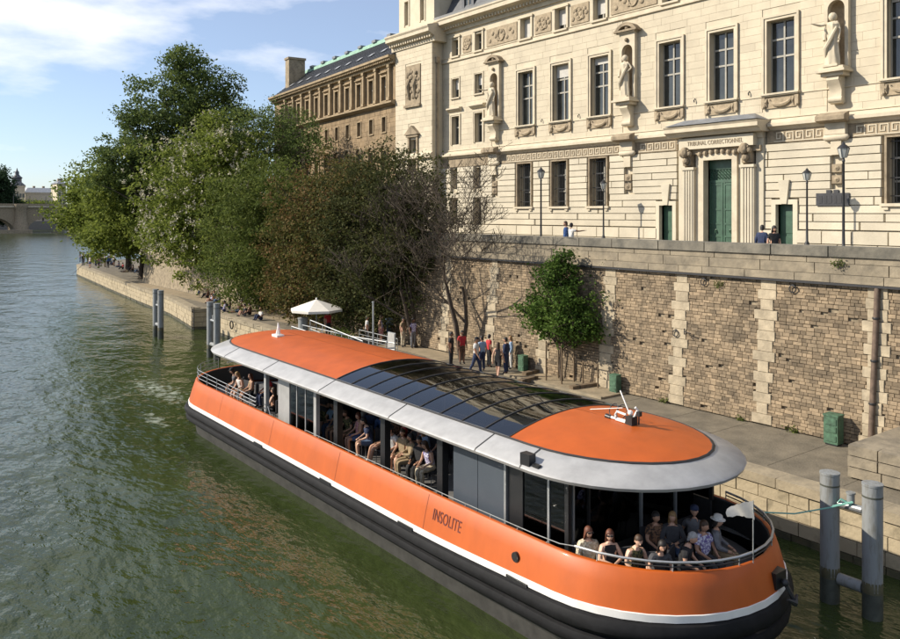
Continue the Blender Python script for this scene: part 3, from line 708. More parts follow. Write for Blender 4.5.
# great green door
gd = empty('double_door', (.14, pc, 0)); gd.parent = ch
g = MB(); g.box(0,-.9,H(11.95),.1,.9,H(12.45)); g.box(-.03,-.9,H(11.2),.1,.9,H(11.33)); g.build('transom', 'green_door', gd)
g = MB()
for k in range(9):
    for q in range(3): y, z = -.78+k*.195, H(11.4)+q*.18; g.tube([(.02,y-.09,z),(.02,y,z+.16),(.02,y+.09,z)], .02, 4)
g.box(.06,-.9,H(11.33),.08,.9,H(11.95)); g.build('fanlight_grille', 'green_door', gd)
for s in (-1, 1):
    lf = empty('door_leaf', (0, s*.45, 0)); lf.parent = gd
    g = MB(); g.box(0,-.43,0,.08,.43,H(11.2)); g.box(-.03,-.43,0,0,-.33,H(11.2)); g.box(-.03,.33,0,0,.43,H(11.2))
    for z in (0.05,.85,1.55,2.35,3.75): g.box(-.03,-.33,z,0,.33,z+.1)
    g.tube([(-.04,-.0,1.28),(-.1,0,1.22),(-.08,0,1.12)], .045, 6); mm = g.mesh('door_leaf', 'green_door'); lf2 = link('door_leaf', mm, gd, (0, s*.45, 0)); bpy.data.objects.remove(lf)
for (a, b, c_, d) in SIDE:
    y = (a+b)/2; g = MB()
    for s in (-1, 1): p, q = y+s*.475, y+s*.72; g.box(-.26,min(p,q),0,.5,max(p,q),H(9.95))
    g.box(-.26,y-.72,H(9.95),.5,y+.72,H(10.2)); g.build('side_door_surround', 'lime2', ch)
    g = MB(); yb = [(-.32,y-.16,H(9.97)),(-.32,y+.16,H(9.97)),(-.32,y+.3,H(11.2)),(-.32,y-.3,H(11.2))]; vs = yb+[(-.1,p[1],p[2]) for p in yb]; g.add(vs, [(0,3,2,1)][::1]+[(0,1,5,4),(1,2,6,5),(2,3,7,6),(3,0,4,7)]); g.build('keystone', 'lime2', ch)
    g = MB(); g.box(.2,y-.475,0,.28,y+.475,H(9.95)); g.box(.17,y-.4,.2,.2,y+.4,1.0); g.box(.17,y-.4,1.15,.2,y+.4,2.3); g.build('side_door', 'green_door', ch)
# dormers
def dormer(y):
    g = MB(); g.box(.35,y-.75,H(25.3),.5,y-.45,H(27.4)); g.box(.35,y+.45,H(25.3),.5,y+.75,H(27.4)); g.box(.5,y-.75,H(25.3),2.4,y-.65,H(27.4)); g.box(.5,y+.65,H(25.3),2.4,y+.75,H(27.4)); g.box(.35,y-.45,H(27.1),.5,y+.45,H(27.4))
    d = g.build('dormer', 'slate', ch)
    MB().add([(.15,y-.95,H(27.4)),(.15,y+.95,H(27.4)),(.5,y+.5,H(27.85)),(.5,y-.5,H(27.85)),(2.6,y-.95,H(27.4)),(2.6,y+.95,H(27.4)),(2.6,y+.5,H(27.85)),(2.6,y-.5,H(27.85))], [(0,3,2,1),(3,7,6,2),(0,4,7,3),(1,2,6,5),(0,1,5,4)]).build('dormer_roof', 'lead', d)
    g = MB(); g.box(.46,y-.45,H(25.35),.49,y+.45,H(27.1)); g.build('pane', 'glass', d)
    g = MB(); g.box(.42,y-.04,H(25.35),.455,y+.04,H(27.1)); g.box(.42,y-.45,H(26.4),.455,y-.04,H(26.46)); g.build('frame', 'winwood', d)
for y in (49.3, 45.5, 41.8): dormer(y)
# wall plaque + lamp brackets
g = MB(); g.box(0,-.82,0,.06,.82,.62); g.box(0,-.3,.62,.06,-.06,.78); g.box(0,.06,.62,.06,.3,.78)
pl = g.build('wall_plaque', mat('dark_plaque', (.035,.035,.04), .5, var=.5, nscale=6), None, loc=(XF-.27,19.85,9.86), label='dark stepped plaque fixed on the pale facade behind the tall lamp', cat='plaque')
g = MB()
for q in range(6):
    g.box(-.012,-.7+q*.24,.12,-.002,-.56+q*.24,.5)
g.build('raised_panel', 'iron', pl)
for i, (y, z) in enumerate(((40.5,15.95),(37.0,15.95),(27.95,15.95),(24.5,15.95))):
    MB().tube([(-.02,y,H(z+.1)),(-.12,y,H(z)),(-.1,y,H(z-.12))], .035, 5).build('iron_hook', 'iron', ch)
# ================================================================== TOWER
TX = 37.9
tw = empty('corner_tower', (TX, 52.1, GZ), label='pale square stone corner tower with bracketed cornice and carved relief', cat='tower')
th = [(2.1,3.1,H(12.9),H(15.6))]
g = holed_wall(MB(), .04, .6, 0, 5.3, 0, H(23.6), th); g.box(.6,.04,0,6,5.26,H(23.6)); g.build('wall', 'lime', tw)
masonry(tw, rows(0, 5.3, 0, H(23.4), .42, .7, 1.4, 0, .3, [(1.85,3.35,H(12.6),H(16.9)),(1.5,3.8,H(18.4),H(21.9))], .006, .002, 41), 'lime', 'ashlar_stone', 120, .008, 'ashlar_stonework')
g = MB()
for k in range(38): g.box(.02+.0, -.03, .42*k+.01, .5, .0, .42*k+.41); 
g.build('side_courses', 'lime', tw, kind='stuff')
g = MB(); g.prof([(.04,H(23.3)),(-.1,H(23.3)),(-.14,H(23.7)),(-.6,H(23.95)),(-.75,H(24.0)),(-.75,H(24.25)),(-.85,H(24.4)),(-.85,H(24.5)),(.6,H(24.9)),(3,H(24.9)),(3,H(23.3))], -.55, 5.75); g.build('tower_cornice', 'limetrim', tw)
g = MB()
for k in range(18): g.box(-.45,-.35+k*.34,H(23.62),-.12,-.19+k*.34,H(23.86))
g.build('dentils', 'limetrim', tw, kind='stuff')
TT = 6.0
ts_ = [(1.45,2.0,H(25.4),H(27.4)),(3.75,4.3,H(25.4),H(27.4))]
g = holed_wall(MB(), .3, .9, .1, 5.2, H(24.9), H(28.4), ts_); g.box(.9,.14,H(24.9),6.5,5.16,H(28.4)); g.box(.08,-.1,H(28.4),6.6,5.4,H(28.65)); g.box(.4,.2,H(28.65),6.4,5.1,H(32)); g.build('turret', 'lime', tw)
for a, b, c_, d in ts_: 
    box('window', 'glass', tw, .6,a,c_, .66,b,d)
    g = MB(); g.box(.24,a-.15,c_-.1,.3,a,d+.12); g.box(.24,b,c_-.1,.3,b+.15,d+.12); g.box(.24,a,d,.3,b,d+.12); g.build('slit_surround', 'limetrim', tw)
g = MB(); g.box(-.05,1.6,H(18.45),.1,3.7,H(21.8)); g.box(-.2,1.5,H(18.3),.1,3.8,H(18.5))
r = random.Random(4)
for k in range(26): 
    a = r.uniform(1.75,3.55); z = r.uniform(19.0,21.5); g.ball((-.06,a,H(z)), r.uniform(.12,.26), 7, 5, (.6,1,1))
for s in (2.2,3.1): g.tube([(-.1,s,H(19)),(-.14,s+.1,H(20)),(-.1,s-.1,H(20.9))], [.12,.2,.1], 7); g.ball((-.1,s-.1,H(21.1)), .16, 8, 6)
g.build('carved_relief', 'limedark', tw)
g = MB()
for s in (-1, 1): a, b = 2.6+s*.5, 2.6+s*.72; g.box(-.12,min(a,b),H(12.8),.1,max(a,b),H(15.8))
g.box(-.2,1.75,H(15.8),.1,3.45,H(16.0)); 
vs = [(-.3,1.6,H(16.0)),(-.3,3.6,H(16.0)),(-.3,2.6,H(16.75)),(.05,1.6,H(16.0)),(.05,3.6,H(16.0)),(.05,2.6,H(16.75))]; g.add(vs, [(0,2,1),(0,3,5,2),(2,5,4,1),(0,1,4,3)]); g.build('pedimented_surround', 'limedark', tw)
o = put_window(tw, WS2, 2.6, H(13.1)); o.scale = (1,1,1.1)
g = MB(); g.tube([(.45,-.09,H(21.6)),(.45,-.09,0)], .09, 8); g.box(.3,-.25,H(21.6),.6,-.03,H(22.1)); g.build('downpipe', 'limedark', tw)
MB().prof([(.04,H(13.9)),(-.3,H(14)),(-.3,H(14.25)),(.04,H(14.5))], -.1, 5.4).build('string_cornice', 'limetrim', tw)
# ================================================================== OLD WING
ow = empty('old_wing', (38.0, 57.4, GZ), -R(5.4), label='older ochre stone wing with pilasters, slate roof and green copper ridge', cat='building')
LW = 30.6
wins = [2.3+2.55*k for k in range(11)]
wh = [(y-.42,y+.42,H(19.45),H(21.5)) for y in wins]+[(y-.35,y+.35,H(16.7),H(17.95)) for y in wins]+[(y-.5,y+.5,H(12.6),H(15.0)) for y in wins]+[(y-.4,y+.4,H(9.2),H(11.2)) for y in wins]
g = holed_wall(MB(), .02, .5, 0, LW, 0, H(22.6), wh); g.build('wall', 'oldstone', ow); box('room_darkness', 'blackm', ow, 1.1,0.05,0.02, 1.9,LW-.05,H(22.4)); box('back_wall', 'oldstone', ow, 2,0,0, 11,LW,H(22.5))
masonry(ow, rows(0, LW, 0, H(18.8), .42, .8, 1.4, 0, .25, [(a-.02,b+.02,c,d) for a,b,c,d in wh], .012, .005, 51), 'oldstone', 'ashlar_stone', 60, .03, 'ashlar_stonework')
ww1 = window_set('window', .84, 2.05, (.6,), True, .05, depth=.25); ww2 = window_set('window', .7, 1.25, (), True, .05, depth=.25); ww3 = window_set('window', 1.0, 2.4, (.6,), True, .06, depth=.25)
g1 = MB(); 
for s in (-1, 1): g1.box(-.08, s*.5-.07, -.1, .05, s*.5+.07, 2.15)
g1.box(-.1,-.6,2.07,.05,.6,2.2); g1.prof([(.03,2.32),(-.2,2.4),(-.2,2.48),(.03,2.52)], -.7, .7); g1.box(-.14,-.6,-.16,.03,.6,-.08); mws = g1.mesh('window_surround', 'oldtrim')
g1 = MB()
for s in (-1, 1): g1.box(-.06, s*.42-.06, -.08, .04, s*.42+.06, 1.33)
g1.box(-.06,-.36,1.27,.04,.36,1.36); g1.box(-.1,-.5,-.16,.04,.5,-.07); mws2 = g1.mesh('window_surround', 'oldtrim')
g1 = MB(); pts = [(.62*math.cos(t), 2.45+.5*math.sin(t)) for t in arc(8,0,math.pi)]
g1.tube([(-.08,p[0],p[1]) for p in pts], .12, 5); 
for s in (-1, 1): g1.box(-.1, s*.62-.1, 0, .03, s*.62+.1, 2.45)
mws3 = g1.mesh('window_surround', 'oldtrim')
g1 = MB(); g1.box(-.28,-.16,0,.03,.16,3.1); g1.box(-.34,-.22,0,.03,.22,.25); g1.box(-.34,-.22,2.85,.03,.22,3.1); mpil = g1.mesh('pilaster', 'oldtrim')
for k, y in enumerate(wins):
    put_window(ow, ww1, y, H(19.45)); put_window(ow, ww2, y, H(16.7)); put_window(ow, ww3, y, H(12.6))
    link('window_surround', mws, ow, (0,y,H(19.45))); link('window_surround', mws2, ow, (0,y,H(16.7))); link('window_surround', mws3, ow, (0,y,H(12.6)))
    link('pilaster', mpil, ow, (0,y-1.27,H(19.3)))
MB().prof([(.03,H(18.8)),(-.2,H(18.85)),(-.55,H(19.0)),(-.55,H(19.15)),(.03,H(19.3))], 0, LW).build('string_cornice', 'oldtrim', ow)
MB().prof([(.03,H(22.35)),(-.3,H(22.4)),(-.35,H(22.65)),(-.8,H(22.85)),(-.8,H(23.05)),(.5,H(23.15)),(.5,H(22.4))], 0, LW).build('roof_cornice', 'oldtrim', ow)
g = MB(); y = .1
while y < LW: g.box(-.66,y,H(22.62),-.3,y+.14,H(22.8)); y += .3
g.build('dentils', 'oldtrim', ow, kind='stuff')
g = MB(); n = 14
for k in range(n): t0, t1 = k/n, (k+1)/n; g.prof([(-.3+4.3*t0-.04,H(23.15)+3.3*t0+.03),(-.3+4.3*t1-.04,H(23.15)+3.3*t1-.03),(-.3+4.3*t1+.2,H(23.15)+3.3*t1-.2),(-.3+4.3*t0+.2,H(23.15)+3.3*t0-.1)], 0, LW)
g.build('slate_roof', 'slate', ow); g = MB(); g.prof([(4.0,H(26.4)),(8.3,H(23.1)),(0,H(23.1))], .02, LW-.02); g.build('roof_core', 'slate', ow)
MB().prof([(3.75,H(26.32)),(3.9,H(26.75)),(4.2,H(26.75)),(4.35,H(26.2))], 0, LW).build('copper_ridge', 'copper', ow)
for k in range(9):
    y = 1.6+k*3.3; g = MB(); g.box(3.7,y,H(26.7),4.3,y+.8,H(26.95)); g.build('ridge_vent', 'lead', ow)
for k in range(12):
    y = 2+k*2.6; t = .30; x = -.3+4.3*t; z = H(23.15)+3.3*t; g = MB(); g.add([(x-.08,y-.35,z+.10),(x-.08,y+.35,z+.10),(x+.42,y+.35,z+.46),(x+.42,y-.35,z+.46)], [(0,3,2,1)]); g.build('skylight', 'zinc', ow)
g = MB(); g.box(1.2,LW-1.6,H(22.8),3.2,LW-.4,H(27.6)); g.box(1.1,LW-1.7,H(27.6),3.3,LW-.3,H(27.85)); g.build('chimney', 'limedark', ow)
# ================================================================== FAR BRIDGE AND BUILDINGS
BY = 430.0
br = empty('arched_bridge', (0, BY, 0), label='old stone arch bridge crossing the river in the far distance', cat='bridge')
def arch_bridge():
    g = MB(); n = 12; top = 12.2; y0, y1 = 0, 16; W_ = 21.0; P_ = 6.0
    spans = [(69+P_/2+W_/2+(W_+P_)*k, W_) for k in range(-6, 6)]
    for (x, w) in spans:
        for k in range(n):
            a0, a1 = math.pi*k/n, math.pi*(k+1)/n
            xa, za = x-w/2*math.cos(a0), 1.0+6.6*math.sin(a0); xb, zb = x-w/2*math.cos(a1), 1.0+6.6*math.sin(a1)
            g.add([(xa,y0,za),(xb,y0,zb),(xb,y0,top),(xa,y0,top),(xa,y1,za),(xb,y1,zb)], [(0,1,2,3),(0,4,5,1)])
        g.box(x+w/2, y0, -1, x+w/2+P_, y1, top)
    g.build('arches', 'limedark', br)
    g = MB()
    for (x, w) in spans: g.lathe([(3.4,-1),(3.4,4.0),(2.6,5.4),(2.6,top-.6),(3.1,top+.2),(3.1,top+1.5)], 12, (x+w/2+P_/2, y0-.3, 0))
    g.build('pier_turrets', 'limedark', br, kind='stuff')
    box('deck', 'asphalt', br, -120,.2,top, 250,16,top+.3); box('cornice', 'limetrim', br, -120,-.9,top+.02, 250,.15,top+.6); box('parapet', 'limedark', br, -120,-.5,top+.6, 250,0,top+1.8)
    for k in range(26):
        x = 45+7*k; MB().tube([(x,.6,top),(x,.6,top+5.5)], .13, 5).build('lamp_post', 'iron', br)
arch_bridge()
box('pier_apron', 'limedark', None, -60,BY-12,-.5, 72,BY-3,1.6, kind='structure')
def XY(px, Yd): t = (px-CX)/F; return Yd*(st_+t*ct)/(ct-t*st_)
def far_building(name, px0, px1, Yd, z1, m, roofm, lab, rh=4, dep=18, cols=10, storeys=4):
    X0, X1 = XY(px0, Yd), XY(px1, Yd); b = empty(name, (X0, Yd, 0), label=lab, cat='building'); w = X1-X0
    box('wall', m, b, 0,.1,2, w,dep,z1)
    g = MB(); g.add([(-.5,-.5,z1),(w+.5,-.5,z1),(w+.5,dep,z1),(-.5,dep,z1),(2,4,z1+rh),(w-2,4,z1+rh),(w-2,dep-4,z1+rh),(2,dep-4,z1+rh)], [(0,1,5,4),(1,2,6,5),(2,3,7,6),(3,0,4,7),(4,5,6,7)]); rf = g.build('roof', roofm, b)
    for k in range(2): box('chimney', 'limedark', rf, w*(.3+.3*k),6,z1+rh-2, w*(.3+.3*k)+1.3,8,z1+rh+1.2)
    MB().box(-.3,-.25,z1-1,w+.3,.1,z1).build('eaves_cornice', 'limetrim', b); MB().box(-.2,-.2,z1*.5,w+.2,.1,z1*.5+.5).build('string_course', 'limetrim', b)
    gm = MB().box(-.6,0,-1.2,.6,.08,1.2).mesh('window', 'glass')
    for i in range(cols):
        for j in range(storeys): link('window', gm, b, (w*(i+.5)/cols, .04, 6+(z1-9)*(j+.3)/storeys))
    return b
far_building('palace_wing', 13, 25, 540, 26, 'limetrim', 'slate', 'distant pale palace pavilion below a slender turret above the bridge', 3, 20, 4, 4)
far_building('palace_gallery', 25.2, 57, 560, 22.5, 'limetrim', 'zinc', 'long distant pale palace gallery behind the bridge, left of the trees', 3, 20, 12, 3)
far_building('far_mansion', 57.4, 66, 520, 27, 'limetrim', 'lead', 'distant narrow building with dark roof edge beside the left trees', 2, 18, 2, 4)
far_building('riverside_block', -90, -10, 560, 24, 'lime', 'slate', 'distant riverside apartment block beyond the left edge of the bridge', 4, 20, 12, 4)
tX = XY(17, 548); g = MB(); g.lathe([(2.6,24),(2.6,30.5),(3.2,31),(1.8,32.2),(1.2,33),(1.2,34.6),(.6,35.2),(.1,37)], 8, (tX, 548, 0)); g.build('bell_turret', 'slate', None, label='dark slender turret above the distant palace pavilion', cat='turret')
MB().box(-700,505,-1, 900,1400,5.0).build('far_bank', 'pavement', None, kind='structure')
MB().box(-700,447,-1, 62,504,3.0).build('riverside_quay', 'pavement', None, kind='structure')
# ================================================================== PEOPLE
SKIN = [mat('skin_%d' % i, c, .55, var=.08, nscale=8) for i, c in enumerate(((.52,.30,.20),(.42,.23,.145),(.20,.10,.06),(.60,.37,.26)))]
CLO = {}
def cl(name, col): CLO[name] = mat('cloth_'+name, col, .85, var=.25, nscale=9, bump=.5, bscale=16)
for n_, c_ in dict(white=(.66,.64,.6), cream=(.52,.44,.30), black=(.016,.016,.018), navy=(.022,.035,.085), blue=(.07,.14,.33), lightblue=(.28,.38,.52), red=(.45,.025,.03), grey=(.17,.17,.18), darkgrey=(.055,.055,.06), khaki=(.30,.22,.125), olive=(.09,.095,.045), lilac=(.42,.34,.58), brown=(.12,.065,.035), pink=(.55,.25,.26), denim=(.075,.12,.21), green=(.06,.17,.08)).items(): cl(n_, c_)
for n_, c_, d_ in (('olive', (.16,.14,.05), (.012,.016,.010)), ('lilac', (.62,.60,.68), (.16,.12,.30)), ('cream', (.56,.50,.38), (.40,.33,.22)), ('brown', (.20,.10,.05), (.04,.022,.014)), ('pink', (.6,.35,.34), (.34,.10,.12))): CLO[n_] = mat('cloth_print_'+n_, c_, .85, col2=d_, nscale=22, lo=.46, hi=.54, detail=2, bump=.4, bscale=16)
HAIR = {k: mat('hair_'+k, c, .6, var=.35, nscale=20) for k, c in dict(dark=(.014,.010,.008), brown=(.06,.03,.014), blond=(.32,.19,.075), grey=(.32,.31,.30), auburn=(.13,.04,.018)).items()}
def person_rig(j, hand=True):
    """j: joints dict. returns body mesh data arrays + region classification"""
    bones = [('pelvis','waist'),('waist','chest'),('chest','neckb'),('neckb','neck')]
    for s in 'LR': bones += [('chest','sh'+s),('sh'+s,'el'+s),('el'+s,'wr'+s),('wr'+s,'ha'+s),('pelvis','hip'+s),('hip'+s,'kn'+s),('kn'+s,'an'+s),('an'+s,'toe'+s)]
    rad = dict(pelvis=(.155,.125), waist=(.14,.105), chest=(.165,.115), neckb=(.085,.075), neck=(.055,.055), sh=(.068,.062), el=(.043,.043), wr=(.030,.027), ha=(.036,.022), hip=(.098,.10), kn=(.062,.062), an=(.042,.045), toe=(.042,.03))
    names = list(j.keys()); idx = {n: i for i, n in enumerate(names) if n != 'head'}
    names = [n for n in names if n != 'head']; idx = {n: i for i, n in enumerate(names)}
    me = bpy.data.meshes.new('rig'); me.from_pydata([j[n] for n in names], [(idx[a], idx[b]) for a, b in bones], [])
    o = bpy.data.objects.new('rig', me); C.objects.link(o)
    md = o.modifiers.new('s', 'SKIN'); md.use_smooth_shade = True
    for n in names:
        k = n[:-1] if n[-1] in 'LR' and n[:-1] in rad else n
        sv = me.skin_vertices[0].data[idx[n]]; sv.radius = rad[k]; sv.use_root = (n == 'pelvis')
    md2 = o.modifiers.new('u', 'SUBSURF'); md2.levels = 1; md2.render_levels = 1
    bpy.context.view_layer.update()
    b = bpy.data.meshes.new_from_object(o.evaluated_get(bpy.context.evaluated_depsgraph_get()))
    C.objects.unlink(o); bpy.data.objects.remove(o)
    V = [v.co.copy() for v in b.vertices]; Fc = [tuple(p.vertices) for p in b.polygons]; Nn = [v.normal.copy() for v in b.vertices]
    bpy.data.meshes.remove(b)
    # classify
    bl = [(a, c, Vector(j[a]), Vector(j[c])) for a, c in bones]
    def reg(p):
        best = None
        for a, c, A, B in bl:
            d = B-A; t = max(0, min(1, (p-A).dot(d)/max(d.length_squared, 1e-9))); dd = (p-(A+d*t)).length
            if best is None or dd < best[0]: best = (dd, a, c, t)
        return best
    regs = [reg(sum((V[i] for i in f), Vector())/len(f)) for f in Fc]
    return V, Fc, Nn, regs
def head_mesh(hc, tilt, yaw, rnd_=0):
    """returns verts, faces, and face tags for head with nose, ears, brow; facing +Y"""
    vs, fs = [], []; n, m = 14, 10
    def shape(x, y, z):
        px, py, pz = x*.078, y*.095, z*.118
        if z < 0: px *= 1-.28*(-z)**1.3; py *= 1-.06*(-z)
        if y > .55 and abs(x) < .3: 
            if -.35 < z < .12: py += .020*(1-abs(x)/.3)*(1-abs(z+.18)/.32)
        if y > .5 and .02 < z < .3 and .15 < abs(x) < .6: py -= .010
        if y < 0 and z > -.2: py *= 1.06
        return px, py, pz
    rings = []
    for q in range(1, m):
        a = math.pi*q/m
        rings.append([shape(math.sin(a)*math.cos(2*math.pi*k/n+math.pi/2), math.sin(a)*math.sin(2*math.pi*k/n+math.pi/2), -math.cos(a)) for k in range(n)])
    mb = MB(); mb.ring(rings, True, True, True)
    for s in (-1, 1): mb.ball((s*.078, -.005, -.005), .028, 6, 5, (.4,.8,1.1))
    mb.add([(-.014,.088,-.02),(.014,.088,-.02),(.0,.090,.03),(0,.122,-.022)], [(0,1,3),(1,2,3),(2,0,3)])      # nose
    Rm = Matrix.Translation(hc) @ Matrix.Rotation(yaw, 4, 'Z') @ Matrix.Rotation(tilt, 4, 'X')
    return mb, Rm
def hair_mb(long=False, bald=False):
    mb = MB(); n, m = 14, 8; rings = []
    for q in range(0, m):
        a = math.pi*q/(m-1)*.5
        rings.append([((.088*math.cos(a))*math.cos(t), -.010+(.103*math.cos(a))*math.sin(t), .028+.108*math.sin(a)-(.0)) for t in [2*math.pi*k/n for k in range(n)]])
    low = []
    for k in range(n):
        t = 2*math.pi*k/n; back = -math.sin(t)
        dz = -.095 if back > .1 else (-.03 if back > -.35 else (.03 if back > -.7 else .052))
        if long: dz = -.26 if back > .1 else (-.15 if back > -.25 else (.03 if back > -.7 else .055))
        low.append(((.084+(.02 if long and back > -.3 else 0))*math.cos(t), -.012+(.100+(.01 if long else 0))*math.sin(t), dz+.01))
    rings[0] = [(p[0]*1.0, p[1] if p[1] < .05 else p[1]*.97, max(p[2], .058 if p[1] > .05 else p[2])) for p in rings[0]]; mb.ring([low]+rings, True, True, True); return mb
def hat_mb(): 
    return MB().lathe([(.165,.055),(.165,.065),(.10,.07),(.095,.15),(.05,.17),(.001,.172)], 14, (0,-.005,0))
def cap_mb():
    mb = MB().lathe([(.098,.03),(.1,.06),(.085,.115),(.04,.145),(.001,.15)], 12, (0,-.005,0), 1.05); mb.add([(-.07,.075,.05),(.07,.075,.05),(.05,.17,.04),(-.05,.17,.04)], [(0,1,2,3)]); return mb
def glasses_mb():
    mb = MB(); mb.box(-.068,.088,.008,-.012,.102,.040); mb.box(.012,.088,.008,.068,.102,.040); mb.box(-.012,.092,.03,.012,.1,.036)
    for s in (-1, 1): mb.box(s*.066,-.0,.028,s*.076,.092,.036)
    return mb
def hand_fingers(mb, wr, ha, side):
    d = (Vector(ha)-Vector(wr)).normalized(); up = Vector((0,0,1)) if abs(d.z) < .8 else Vector((0,1,0))
    a = d.cross(up).normalized()
    for k, ln in enumerate((.062,.072,.068,.052)):
        o = Vector(ha)+a*(-.024+.016*k)+d*.01; mb.tube([o, o+d*ln*.55+Vector((0,0,-.004)), o+d*ln+Vector((0,0,-.016))], [.0095,.0085,.0065], 5)
    o = Vector(wr)+d*.03; mb.tube([o, o+a*-.035+d*.025, o+a*-.042+d*.06], [.011,.010,.008], 5)
POSES = {}
def sym(d, **kw): return d
def stand(al=.05, ar=.05, step=0.0, lean=0.0, eL=None, wL=None, eR=None, wR=None):
    j = dict(pelvis=(0,0,.93), waist=(0,.0,1.07), chest=(0,lean*.3,1.27), neckb=(0,lean*.5,1.43), neck=(0,.01+lean*.6,1.51), head=(0,.03+lean*.8,1.625))
    for s, sg, stp in (('L',-1,step),('R',1,-step)):
        j['sh'+s] = (sg*.165, lean*.4, 1.39); j['hip'+s] = (sg*.085, 0, .87); j['kn'+s] = (sg*.095, stp*.55+.01, .48); j['an'+s] = (sg*.10, stp*(1 if stp > 0 else 1.3)-.02, .075 if stp >= 0 else .10); j['toe'+s] = (sg*.115, stp*(1 if stp > 0 else 1.3)+.12, .035)
        j['el'+s] = (sg*.235, -.03-stp*.3, 1.12); j['wr'+s] = (sg*.24, .05-stp*.7, .87); j['ha'+s] = (sg*.235, .075-stp*.8, .79)
    for k, v in (('elL',eL),('wrL',wL),('elR',eR),('wrR',wR)):
        if v: j[k] = v
    for s in 'LR':
        v = {'L': wL, 'R': wR}[s]
        if v: e = Vector(j['el'+s]); w_ = Vector(v); j['ha'+s] = tuple(w_+(w_-e).normalized()*.085)
    return j
def sit(h=.46, spread=.11, knee=.44, foot=.40, lean=0.0, legs='floor', wL=None, wR=None, eL=None, eR=None):
    j = dict(pelvis=(0,0,h+.09), waist=(0,-.01+lean*.2,h+.22), chest=(0,lean*.5,h+.42), neckb=(0,lean*.8,h+.58), neck=(0,.01+lean,h+.66), head=(0,.04+lean*1.2,h+.775))
    for s, sg in (('L',-1),('R',1)):
        j['sh'+s] = (sg*.165, lean*.7, h+.54); j['hip'+s] = (sg*.09, .03, h+.075); j['kn'+s] = (sg*spread, knee, h+.06 if legs != 'out' else h+.04)
        if legs == 'floor': j['an'+s] = (sg*spread, foot, .08); j['toe'+s] = (sg*(spread+.015), foot+.15, .035)
        elif legs == 'hang': j['an'+s] = (sg*spread, knee-.02, h-.36); j['toe'+s] = (sg*spread, knee+.11, h-.41)
        elif legs == 'out': j['an'+s] = (sg*spread, knee+.42, .07); j['toe'+s] = (sg*(spread+.03), knee+.47, .17)
        elif legs == 'bent': j['kn'+s] = (sg*spread, .36, h+.42); j['an'+s] = (sg*spread, .50, .08); j['toe'+s] = (sg*spread, .64, .035)
        j['el'+s] = (sg*.245, .06+lean*.5, h+.29); j['wr'+s] = (sg*.15, .27+lean*.3, h+.20); j['ha'+s] = (sg*.12, .35+lean*.3, h+.17)
    for k, v in (('elL',eL),('wrL',wL),('elR',eR),('wrR',wR)):
        if v: j[k] = v
    for s in 'LR':
        v = {'L': wL, 'R': wR}[s]
        if v: e = Vector(j['el'+s]); w_ = Vector(v); j['ha'+s] = tuple(w_+(w_-e).normalized()*.085)
    return j
POSE_J = dict(
    stand=stand(), walk=stand(step=.24), hips=stand(eL=(-.33,-.05,1.16), wL=(-.18,.08,1.0)), phone=stand(eR=(.25,.08,1.14), wR=(.10,.30,1.27), eL=(-.25,.06,1.13), wL=(-.08,.28,1.24)),
    point=stand(eR=(.34,.20,1.33), wR=(.42,.46,1.36)), sit=sit(), sitlean=sit(lean=.16), sitarms=sit(eR=(.26,.1,.76), wR=(.05,.30,.72), eL=(-.26,.1,.76), wL=(-.05,.28,.74)),
    sitback=sit(lean=-.10, knee=.45, foot=.55, wR=(.30,.0,.66), eR=(.27,-.12,.78)), ground=sit(h=.02, legs='bent'), reclined=sit(h=.02, lean=-.32, legs='out', eL=(-.26,-.35,.32), wL=(-.27,-.42,.08), eR=(.26,-.35,.32), wR=(.27,-.42,.08)),
    edge=sit(h=.02, legs='hang', lean=.04))
